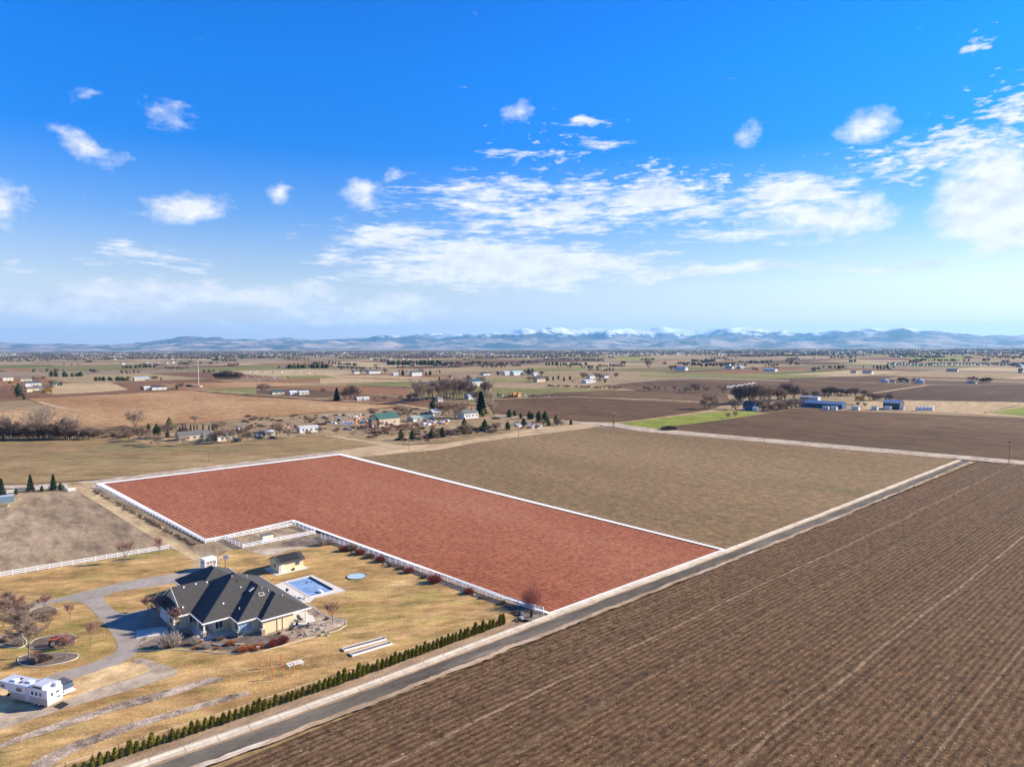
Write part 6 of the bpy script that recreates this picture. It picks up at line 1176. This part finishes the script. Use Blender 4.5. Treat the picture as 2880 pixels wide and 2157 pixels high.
trees('M2', [(110,1215,70),(148,1215,98),(187,1215,95),(250,1215,98),(292,1218,95),(330,1215,95),(404,1218,105),(478,1215,95),(520,1215,95),(545,1215,95),(570,1215,90)], [T_juni], 'slim dark upright evergreen in the row behind the ranch house', 'upright_evergreen', group='upright evergreens behind the ranch house')
trees('M1', [(1950,1300,190),(2110,1205,175),(1850,1200,95),(2085,1290,100)], T_pine, ['yellow-green pine among the bare trees left of the ranch house','tall green pine left of the upright evergreens','small dark pine above the bare trees left of the ranch house','low green shrub tree at the left wall of the ranch house'], 'pine_tree')
trees('M1', [(232,782,165),(300,815,72),(225,660,60),(545,685,40),(600,680,40)], [T_pine[0]], ['tall dark evergreen at the left orange field','low dark evergreen right of the tall one at the left','dark evergreen behind the cream gabled house','dark evergreen behind the yellow willow','second dark evergreen behind the yellow willow'], 'conifer')
def line(k, x0, y0, x1, y1, n, h, protos, label, name, wide=1.2, jit=4):
    for i in range(n):
        f = (i+.5)/n; p = C(k, x0+(x1-x0)*f+R.uniform(-jit, jit), y0+(y1-y0)*f+R.uniform(-1, 1)); tree(R.choice(protos), p+Vector((R.gauss(0, 3), R.gauss(0, 5))), h*(R.uniform(.55, 1.15) if 'bare' in name else R.uniform(.75, 1.1))*mpp(p, k), name, label, 'tree', label+' group', wide=wide)
line('M1', 1205, 575, 1620, 580, 15, 52, T_pine, 'dark evergreen in the hedge left of the blue tarped shed', 'evergreen_tree', 1.6)
line('M1', 785, 532, 1045, 522, 9, 58, T_pine, 'dark evergreen in the left middle grove', 'evergreen_tree', 1.4)
line('M1', 650, 530, 770, 530, 4, 80, T_pine, 'tall dark evergreen beside the distant cottonwood', 'evergreen_tree', 1.1)
line('M1', 1510, 422, 1940, 415, 14, 38, T_pine, 'dark evergreen in the distant clipped hedge', 'evergreen_tree', 1.6)
line('M2', 1430, 425, 1950, 425, 20, 62, T_pine, 'dark evergreen in the distant windbreak left of centre', 'evergreen_tree', 1.3)
line('M3', 830, 385, 1520, 385, 24, 68, T_pine, 'dark evergreen in the long central windbreak', 'evergreen_tree', 1.3)
line('M3', 1520, 390, 2212, 390, 22, 60, T_dense, 'bare tree in the long central windbreak', 'bare_tree', 1.3)
line('M4', 810, 388, 1330, 388, 18, 42, T_pine, 'dark evergreen in the windbreak right of centre', 'evergreen_tree', 1.4)
line('M4', 0, 425, 350, 415, 12, 75, T_dense, 'bare tree in the grove left of the green roofed barn', 'bare_tree', 1.2)
trees('M4', [(605,507,90),(650,503,84),(840,580,62),(910,575,55),(975,565,60),(1045,585,58),(1120,570,58)], [T_pine[0]], ['left one of two dark conifers beside the green roofed barn','right one of two dark conifers beside the green roofed barn','dark round conifer right of the tan fronted barn','first conifer of the clump left of the yellow willow','second conifer of the clump left of the yellow willow','reddish dark conifer below the clump','last conifer before the yellow willow'], 'conifer')
trees('M3', [(1370,515,70),(1490,480,42),(1615,545,45),(1845,548,45),(1485,580,55),(1455,475,25)], [T_pine[0]], ['brown-green conifer right of the far blue-grey house','small dark conifer beyond the pale field','dark conifer above the cottonwood grove','round dark conifer behind the white house right of the cottonwoods','dark conifer behind the white gabled house','tiny conifer beyond the pale field'], 'conifer')
trees('M3', [(1290,850,283),(1350,830,247),(1460,815,271),(1500,810,295),(1580,800,283),(1660,790,295),(1730,783,277),(1810,790,253),(1900,810,224),(1470,1000,177),(1530,1015,212),(1750,1040,247),(1950,870,200),(2050,800,259),(1180,835,141),(1120,850,129)], [T_grove], ['brown bushy tree just right of the tall pale cottonwood','brown tree at the left inside the central grove','brown tree below the second cottonwood','dense tree left of the wide cottonwood','dense tree under the wide cottonwood','dense tree in the middle of the central grove','dense tree below the tallest right cottonwood','brown tree at the right inside the central grove','brown tree at the right end of the central grove','bushy tree right of the bushy green pine','dark bushy tree left of the massive bare one','bare tree against the left gable of the white farmhouse','bushy tree above the grey shed','tall thin brown tree behind the tallest dark spruce','low brown tree left of the tall pale cottonwood','second low brown tree left of the tall pale cottonwood'], 'bare_tree', wide=1.05)
# yellow willows
for k, x, y, h, lab in (('M1',600,775,115,'golden willow beside the pale greenhouse wall at the left'),('M4',1280,565,78,'bright yellow willow in the middle distance'),('M3',420,430,42,'golden willow in the distant hedge, left of two'),('M3',690,425,55,'golden willow in the distant hedge, right of two'),('M3',1055,430,40,'yellow-green willow left of the far blue-grey house'),('M6',440,905,100,'small yellow willow beside the long blue barn'),('M6',225,830,50,'yellow willow behind the long blue barn'),('M1',130,635,60,'tan willow in front of the large farmhouse at the left')):
    p = C(k, x, y); tree(T_will, p, h*mpp(p, k), 'willow_tree', lab, wide=1.1)
# bare trees of the middle ground
trees('M3', [(1240,862,345),(1400,800,265),(1540,802,300),(1620,795,280),(1700,785,270),(1765,780,300),(1855,800,190)], [T_cot[0], T_cot[1]], ['tall pale cottonwood standing left of the central grove','second cottonwood of the central grove','wide cottonwood with thick limbs in the central grove','slender cottonwood in the middle of the central grove','cottonwood in the right part of the central grove','tallest cottonwood at the right of the central grove','low cottonwood right of the central grove'], 'cottonwood_tree')
trees('M3', [(1680,1062,300),(1560,1000,190),(1610,1010,170)], [T_round[0], T_round[1]], ['massive bare tree with a thick trunk left of the white farmhouse','bare brown tree left of the massive one','bare tree just behind the massive one'], 'bare_tree')
trees('M3', [(2150,1002,205),(2120,930,300)], [T_cot[1]], ['pollarded bare tree right of the tall spruce','pale thin cottonwood behind the pollarded tree'], 'cottonwood_tree')
trees('M3', [(1015,1022,155),(1110,1022,85),(380,822,205),(440,822,170),(310,820,130),(40,745,85),(805,830,70),(1010,820,70)], T_round, ['bare tree with open crown behind the green roofed barn','small bare tree right of the open crowned one','rounded bare tree at the farm road, the largest','rounded bare tree right of the largest at the farm road','rounded bare tree between the conifer and the largest','small bare tree left of the dark conifer','small bare tree by the brushy fence row','bare tree left of the tall pale cottonwood'], 'bare_tree')
trees('M2', [(1150,748,150)], [T_round[1]], 'lone rounded bare tree beside the teal roofed building', 'bare_tree', wide=1.25)
trees('M2', [(640,1205,150),(300,1112,125),(960,1332,130),(715,1352,210),(160,1392,140),(1225,1302,105),(1320,1272,200),(1465,1292,160),(1850,1242,95),(2060,1252,90),(60,1200,90),(440,1370,90),(900,1280,110),(1710,1270,90)], T_round, ['bare tree behind the right wing of the ranch house','slim bare tree above the upright evergreens','round bare tree right of the ranch house','broad bare tree in front of the right wing','small bare tree in front of the left wing','small bare tree at the dark green parked car','tall slim bare tree left of the mobile home','bare tree in front of the mobile home','brown bushy tree right of the mobile home','brown bushy tree at the end of the farm lane','bare tree behind the left wing of the ranch house','bushy tree in front of the middle wing','bare bush behind the dark car','bare bush below the mobile home'], 'bare_tree')
trees('M1', [(1740,1332,205),(1880,1382,180),(1970,1402,185),(2062,1292,205),(1600,1310,150),(1690,1200,290),(1820,1330,150)], [T_round[0], T_round[2], T_round[1]], ['bare tree at the left end of the ranch house yard','bare tree with a dark trunk left in the ranch house yard','second dark trunked bare tree in the ranch house yard','bare tree at the left wall of the ranch house','low bare tree beyond the ranch house yard','thin pale bare tree rising over the brush left of the ranch house','bare tree in the middle of the ranch house yard'], 'bare_tree')
trees('M1', [(600,1232,410),(480,1302,440),(850,1300,350),(900,1290,320),(40,1310,360)], [T_cot[2]], ['great pale cottonwood with spreading limbs in the left thicket','pale cottonwood left of the great one','slim white trunked tree right of the great cottonwood','second slim white trunked tree right of the great cottonwood','tall bare tree at the left edge of the thicket'], 'cottonwood_tree')
rr = random.Random(3)
for i in range(44):
    x = -30+i*29; h = rr.choice((110,140,170,200,250)) if x < 900 else rr.choice((80,100,130,160)); p = C('M1', x, 1312-10*rr.random()-abs(x-600)*.0)
    tree(rr.choice((T_dense[0], T_dense[1], T_round[1], T_round[2])), p, h*mpp(p, 'M1'), 'thicket_tree', 'bare bushy tree in the dense thicket along the left field', 'tree', 'thicket along the left field', wide=1.35)
for i in range(14): p = C('M1', 1250+i*34, 1240+rr.uniform(-50, 50)); shrub(B_brown, p, rr.uniform(2, 4.5), 'brown brush clump between the thicket and the ranch house yard', 'brush_clump', 'brush', 1.8, .1, 'brush beyond the left field')
for i in range(17):
    x = 560+i*19.5; p = C('M2', x, 560-abs(i-8)*0); tree(T_dense[0], p, (125-abs(i-8)*4)*R.uniform(.85, 1.05)*mpp(p, 'M2'), 'grove_tree', 'bare tree in the dark rounded grove at the distant junk yard', 'tree', 'dark rounded grove', wide=1.3)
for i in range(34):
    x = 520+i*21; p = C('M3', x, 1235+rr.uniform(-45, 20)); tree(rr.choice((T_up[0], T_up[1], T_orn[1])), p, rr.uniform(70, 130)*mpp(p, 'M3'), 'bare_sapling', 'slim bare sapling in the brushy rows below the green roofed barn', 'tree', 'saplings below the green roofed barn', wide=1.1)
for i in range(22): p = C('M3', 1450+i*34, 1255+rr.uniform(-50, 15)-i*2); shrub(B_brown+B_dark, p, rr.uniform(1.5, 3.6), 'brown bush in the line along the county road verge', 'brush_clump', 'brush', 1.3, .1, 'bushes along the county road')
for (x, y, h) in [(1255,1332,85),(1630,1282,115),(1840,1252,155),(2190,1210,120)]: p = C('M3', x, y); tree(T_dense[1], p, h*mpp(p, 'M3'), 'bare_tree', {1255:'small brown bush tree between the second and third conifers',1630:'brown bush tree left of the tallest roadside conifer',1840:'brown brushy tree against the tallest roadside conifer',2190:'brown tree right of the rounded roadside conifer'}[x], wide=1.2)
for (x, y, h, lab) in [(200,1192,105,'brown round bush tree left of the wide green pine'),(960,1142,95,'pale grey bush under the pine near the crossroads'),(1010,1142,75,'pale bush right of the grey one near the crossroads'),(780,1140,80,'brown bush below the tall narrow pine')]: p = C('M4', x, y); tree(T_dense[1], p, h*mpp(p, 'M4'), 'bush', lab, 'bush', wide=1.3)
line('M4', 2005, 702, 2212, 706, 8, 62, [T_up[1], T_cot[1]], 'slim bare tree in the left part of the field edge row', 'bare_tree', 1.2)
line('M5', 20, 655, 290, 658, 11, 72, [T_up[1], T_cot[1]], 'slim bare tree in the middle part of the field edge row', 'bare_tree', 1.2)
line('M5', 415, 668, 720, 672, 11, 95, [T_up[1], T_cot[1]], 'slim bare tree in the right part of the field edge row', 'bare_tree', 1.1)
trees('M5', [(800,865,225),(770,680,100),(865,860,110),(960,690,120),(640,672,130),(740,860,120)], [T_round[0]], ['tall open bare tree at the end of the pasture lane','bare tree behind the tall open one','small bare tree right of the tall open one','bare tree left of the dark trees of the blue house','taller tree in the field edge row','low bare bush left of the tall open tree'], 'bare_tree')
line('M5', 1060, 800, 1350, 800, 7, 240, [T_dense[0], T_round[1]], 'dark bare tree in the tall group above the blue house', 'bare_tree', 1.1)
line('M5', 1390, 775, 1730, 745, 8, 195, [T_dense[0], T_dense[1]], 'dark bare tree in the round group right of the blue house', 'bare_tree', 1.3)
line('M5', 1420, 885, 1800, 850, 12, 120, [T_dense[1]], 'brown brush tree in front of the round group', 'bare_tree', 1.7)
line('M5', 1850, 740, 2212, 735, 6, 85, [T_dense[0]], 'bare tree behind the white roofed shed', 'bare_tree', 1.2)
line('M6', 30, 805, 200, 815, 7, 105, [T_dense[0]], 'bare tree in the first clump behind the long blue barn', 'bare_tree', 1.2)
line('M6', 270, 815, 480, 812, 8, 95, [T_dense[0]], 'bare tree in the second clump behind the long blue barn', 'bare_tree', 1.2)
line('M6', 520, 860, 820, 862, 12, 85, [T_dense[1]], 'bare tree in the clump left of the hay barn', 'bare_tree', 1.2)
line('M6', 1590, 668, 1720, 668, 6, 65, [T_cot[1], T_up[1]], 'slim bare tree beside the dark blue trailer', 'bare_tree', 1.2)
line('M6', 1760, 672, 1870, 675, 5, 60, [T_dense[0]], 'bushy tree right of the dark blue trailer', 'bare_tree', 1.5)
line('M6', 840, 665, 1060, 668, 6, 50, [T_dense[0]], 'dark tree between the grain bins', 'bare_tree', 1.3)
line('M6', 400, 920, 540, 935, 4, 60, [T_round[0]], 'small bare tree right of the long blue barn', 'bare_tree', 1.0)
line('M4', 810, 655, 1760, 685, 30, 34, [T_dense[1]], 'low brown bush in the canal bank hedge', 'bush', 1.8)
line('M5', 0, 750, 990, 798, 34, 8, [T_dense[0]], 'low dark weed clump on the field track', 'bush', 2.2)
trees('M5', [(1100,950,70),(1010,965,72),(2005,440,45),(100,395,120)], [T_dense[1]], ['small grey bush in the green pasture','bare bushy tree in the green pasture','lone round bush in the distant pale field','tall brown tree clump left of the distant blue roofed barn'], 'bare_tree')
p = C('M5', 330, 1105); t = thing('brush_pile', 'dark brush covered mound beside the cross road', 'mound', (p.x, p.y, 0)); s = mpp(p, 'M5'); MB().blob((0,0,0), (95*s,60*s,38*s), 16, 8, .1).obj('mound', m_bark, t)
for i in range(26): a = R.uniform(0, 6.28); k_ = R.random()**.5; link('brush', R.choice(B_dark), t, (math.cos(a)*75*s*k_, math.sin(a)*45*s*k_, 30*s*(1-k_*k_*.8)), R.uniform(0, 6), (2, 2, 1.2))
# centre pivot sprinkler
def pivot():
    a, b = C('M5', 915, 668), C('M5', 1340, 600); t = thing('pivot_irrigation', 'white centre pivot irrigation arm behind the dark bare trees', 'irrigation arm', (a.x, a.y, 0)); d = b-a; n = 7
    for i in range(n):
        p, q = d*(i/n), d*((i+1)/n); mid = (p+q)/2
        MB().tube((*p, 4), (*mid, 5.6), .45, n=5).tube((*mid, 5.6), (*q, 4), .45, n=5).obj('truss', m_whitep, t); MB().tube((q.x-2, q.y, 0), (q.x, q.y, 4), .3, n=4).tube((q.x+2, q.y, 0), (q.x, q.y, 4), .3, n=4).obj('leg', m_whitep, t)
pivot()
def mkhorse(p, rz, label, m):
    me = bpy.data.meshes.new('horse_body'); o = link('horse', me, None, (p.x, p.y, .3), rz)
    V = [(-.75,0,1.25),(0,0,1.2),(.65,0,1.3),(1.0,0,1.15),(1.35,0,.75),(1.6,0,.45),(-.75,.2,.7),(-.85,.2,0),(-.7,-.2,.7),(-.8,-.2,0),(.6,.2,.7),(.6,.2,0),(.6,-.2,.7),(.65,-.2,0),(-1.05,0,1.15),(-1.15,0,.6)]
    Ed = [(0,1),(1,2),(2,3),(3,4),(4,5),(0,6),(6,7),(0,8),(8,9),(2,10),(10,11),(2,12),(12,13),(0,14),(14,15)]; rad = [.32,.34,.3,.2,.15,.1,.13,.08,.13,.08,.11,.07,.11,.07,.06,.09]
    bm = bmesh.new(); ly = bm.verts.layers.skin.verify(); vs = [bm.verts.new(v) for v in V]
    for v, r_ in zip(vs, rad): v[ly].radius = (r_, r_)
    vs[1][ly].use_root = True
    for a, b in Ed: bm.edges.new((vs[a], vs[b]))
    bm.to_mesh(me); bm.free(); me.materials.append(m); o.modifiers.new('skin', 'SKIN'); o.modifiers.new('sub', 'SUBSURF').levels = 1; tag(o, label, 'horse')
mkhorse(C('M5', 1105, 920), .2, 'dark brown horse grazing in the green pasture near the blue house', plain('bay_coat', (.07,.03,.015)))
# pasture fence posts at the right green field
for i in range(16): p = C('M6', 1790+i*25, 1005-i*5.2); t = link('fence_post', MB().box(-.12, .12, -.12, .12, 0, 1.5).mesh('fence_post', m_pole) if i == 0 else bpy.data.meshes['fence_post.001'] if 'fence_post.001' in bpy.data.meshes else post_me, None, (p.x, p.y, 0), 0, (1.5, 1.5, 1)); tag(t, 'wooden fence post at the edge of the bright green field at the right', 'post', 'posts by the right green field')
#==FAR==
# ---------------------------------------------------------------- distant trees and houses
def lowtree(seed, kind):
    rnd = random.Random(seed); mb = MB()
    if kind == 'pine':
        mb.tube((0,0,0), (0,0,.3), .04, n=3)
        for j in range(3): z0 = .12+.25*j; mb.tube((0,0,z0), (0,0,z0+.4), .3*(1-.25*j), .03, n=6, cap=False)
        for _ in range(20): a = rnd.uniform(0, 6.28); f = rnd.random(); leaf_tuft(mb, (math.cos(a)*.25*(1-f), math.sin(a)*.25*(1-f), .15+.7*f), (math.cos(a), math.sin(a), .1), .12, .09, rnd)
    else:
        mb.tube((0,0,0), (0,0,.45), .035, n=3); mb.blob((0,0,.62), (.3,.3,.3), 7, 5, .3, rnd=rnd)
        for _ in range(34): a = rnd.uniform(0, 6.28); e = rnd.uniform(-.3, 1.4); d = (math.cos(a)*math.cos(e), math.sin(a)*math.cos(e), math.sin(e)); leaf_tuft(mb, (d[0]*.2, d[1]*.2, .58+d[2]*.2), d, .28, .07, rnd)
    return mb
far_m = [leafmat('distant_bare_trees', (.115,.085,.075), .45, .05), leafmat('distant_evergreens', (.022,.040,.022), .4, .05), leafmat('distant_tan_trees', (.26,.19,.13), .35, .05)]
LT = [lowtree(1, 'bare').mesh('distant_tree', far_m[0]), lowtree(2, 'bare').mesh('distant_tree', far_m[2]), lowtree(3, 'pine').mesh('distant_evergreen', far_m[1])]
def far_trees():
    rr = random.Random(17); pts = []
    occupied = lambda p: False
    for _ in range(300):
        pb = 15+(95-15)*rr.random()**2.2; x = rr.uniform(-80, 2960); p = G(x, 977-6*(x-1440)/1440+pb)
        d = rr.choice((U, N)); ln = rr.uniform(30, 260)*(1 if p.y > 3000 else .5); kind = rr.choices((0, 1, 2), (8, 2, 4))[0]; wd = rr.choice((1.5, 2.5, 4, 14)); n = int(max(5, min(46, ln/rr.uniform(3.5, 7))))
        for _k in range(n): q = p+d*rr.uniform(-ln, ln)*.6+Vector((rr.gauss(0, wd), rr.gauss(0, wd))); pts.append((q.x, q.y, rr.uniform(4.5, 9.5), kind if rr.random() < .8 else rr.choice((0, 0, 2))))
    pts.sort(key=lambda q: q[1]); near = [q for q in pts if q[1] > 1500][:290]; rest = [q for q in pts if q[1] > 1500][290:]
    for x, y, h, k in near: tag(link('distant_tree' if k < 2 else 'distant_evergreen', LT[k], None, (x, y, 0), rr.uniform(0, 6), (h*1.1, h*1.1, h)), ['brownish bare tree in the distant farm belt', 'pale tan tree in the distant farm belt', 'dark evergreen in the distant farm belt'][k], 'tree', ['distant bare trees', 'distant tan trees', 'distant evergreens'][k])
    # the dense belt at the foot of the mountains
    for _ in range(560):
        pb = rr.choice((rr.uniform(8.5, 13), rr.uniform(9, 18), rr.uniform(10, 30))); x = rr.uniform(-100, 2980); p = G(x, 977-6*(x-1440)/1440+pb); d = rr.choice((U, N, Vector((1, .05)))); ln = rr.uniform(80, 420)*(9/pb)**.3; kd = rr.choices((0, 1, 2), (8, 1, 4))[0]
        for _k in range(22): q = p+d*rr.uniform(-ln, ln)+Vector((rr.gauss(0, 10), rr.gauss(0, 10))); rest.append((q.x, q.y, rr.uniform(6, 12), kd if rr.random() < .75 else rr.choice((0, 2))))
    bl = []
    for s_ in range(4):
        m = MB(); m.blob((0,0,.5), (.42,.42,.5), 6, 4, .35, rnd=rr); bl.append((np.array(m.v), m.f))
    V, Fc, MI = [], [], []; n = 0
    for i, (x, y, h, k) in enumerate(rest):
        v, f = bl[i % 4]; w_ = h*(1.5 if k != 2 else .8)*(1.25 if y > 5000 else 1); V.append(v*np.array([w_, w_, h])+np.array([x, y, 0])); Fc += [tuple(a+n for a in q) for q in f]; MI += [k]*len(f); n += len(v)
    me = bpy.data.meshes.new('distant_woodland'); me.from_pydata(np.concatenate(V).tolist(), [], Fc); me.polygons.foreach_set('material_index', MI)
    for m in (far_m[0], far_m[2], far_m[1]): me.materials.append(m)
    # order of slots follows kind 0, 1, 2
    tag(link('distant_woodland', me), 'hazy belt of distant trees below the mountains', 'woodland', kind='stuff')
far_trees()
def far_houses():
    rr = random.Random(23); P_ = []
    for _ in range(48):
        pb = 11+(75-11)*rr.random()**3.0; x = rr.uniform(-40, 2920); p = G(x, 977-6*(x-1440)/1440+pb); n = rr.choice((2, 3, 5, 8, 14)) if pb < 45 else rr.choice((1, 2, 3))
        for _k in range(n): q = p+Vector((rr.gauss(0, 110), rr.gauss(0, 60))); P_.append(q)
    for x0, x1, y0, y1, n in ((2250,2420,990,1000,60),(1150,1500,990,1001,70),(700,980,988,1001,50),(2420,2880,984,998,110),(1550,2250,988,1000,120),(0,700,990,1005,60)):
        for _ in range(n): P_.append(G(rr.uniform(x0, x1), rr.uniform(y0, y1)))
    P_ = sorted([p for p in P_ if p.y > 1500], key=lambda q: q.y); wm = [m_farmw, m_farmw, m_trim, m_tan, plain('grey_siding', (.40,.42,.45))]; rm = m_rooft+m_rooft+[m_farmr, m_bluemetal]
    protos = []
    for i in range(8):
        m = MB(); m.box(-7, 7, -4.5, 4.5, 0, 3.2, 0); m.add([(x, y, z_) for x in (-7, 7) for y, z_ in ((-4.5, 3.2), (4.5, 3.2), (0, 5.4))], [(0, 2, 1), (3, 4, 5)], 0); m.gable(-7.3, 7.3, -4.9, 4.9, 3.2, 5.6, 1)
        protos.append((m, m.mesh('distant_house', [rr.choice(wm), rr.choice(rm)])))
    for i, p in enumerate(P_[:260]):
        tag(link('distant_house', rr.choice(protos)[1], None, (p.x, p.y, 0), UANG+rr.choice((0, math.pi/2)), rr.uniform(.8, 1.5)), 'small pale farm building in the distant farm belt', 'building', 'distant farm buildings')
    V, Fc, MI = [], [], []; n = 0
    for p in P_[260:]:
        m = protos[0][0]; v = np.array(m.v)*rr.uniform(.9, 1.9); a = UANG+rr.choice((0, 1.5708)); ca, sa = math.cos(a), math.sin(a); v = np.stack([v[:,0]*ca-v[:,1]*sa+p.x, v[:,0]*sa+v[:,1]*ca+p.y, v[:,2]], 1)
        V.append(v); Fc += [tuple(a_+n for a_ in q) for q in m.f]; k = rr.randrange(2); k2 = rr.choice((2, 2, 3, 4)); MI += [k if q == 0 else k2 for q in m.mi]; n += len(v)
    me = bpy.data.meshes.new('distant_town'); me.from_pydata(np.concatenate(V).tolist(), [], Fc); me.polygons.foreach_set('material_index', MI)
    for m in (m_farmw, m_tan, m_rooft[0], m_rooft[1], m_farmr): me.materials.append(m)
    tag(link('distant_town', me), 'scattered tiny houses of the distant town', 'town', kind='stuff')
far_houses()
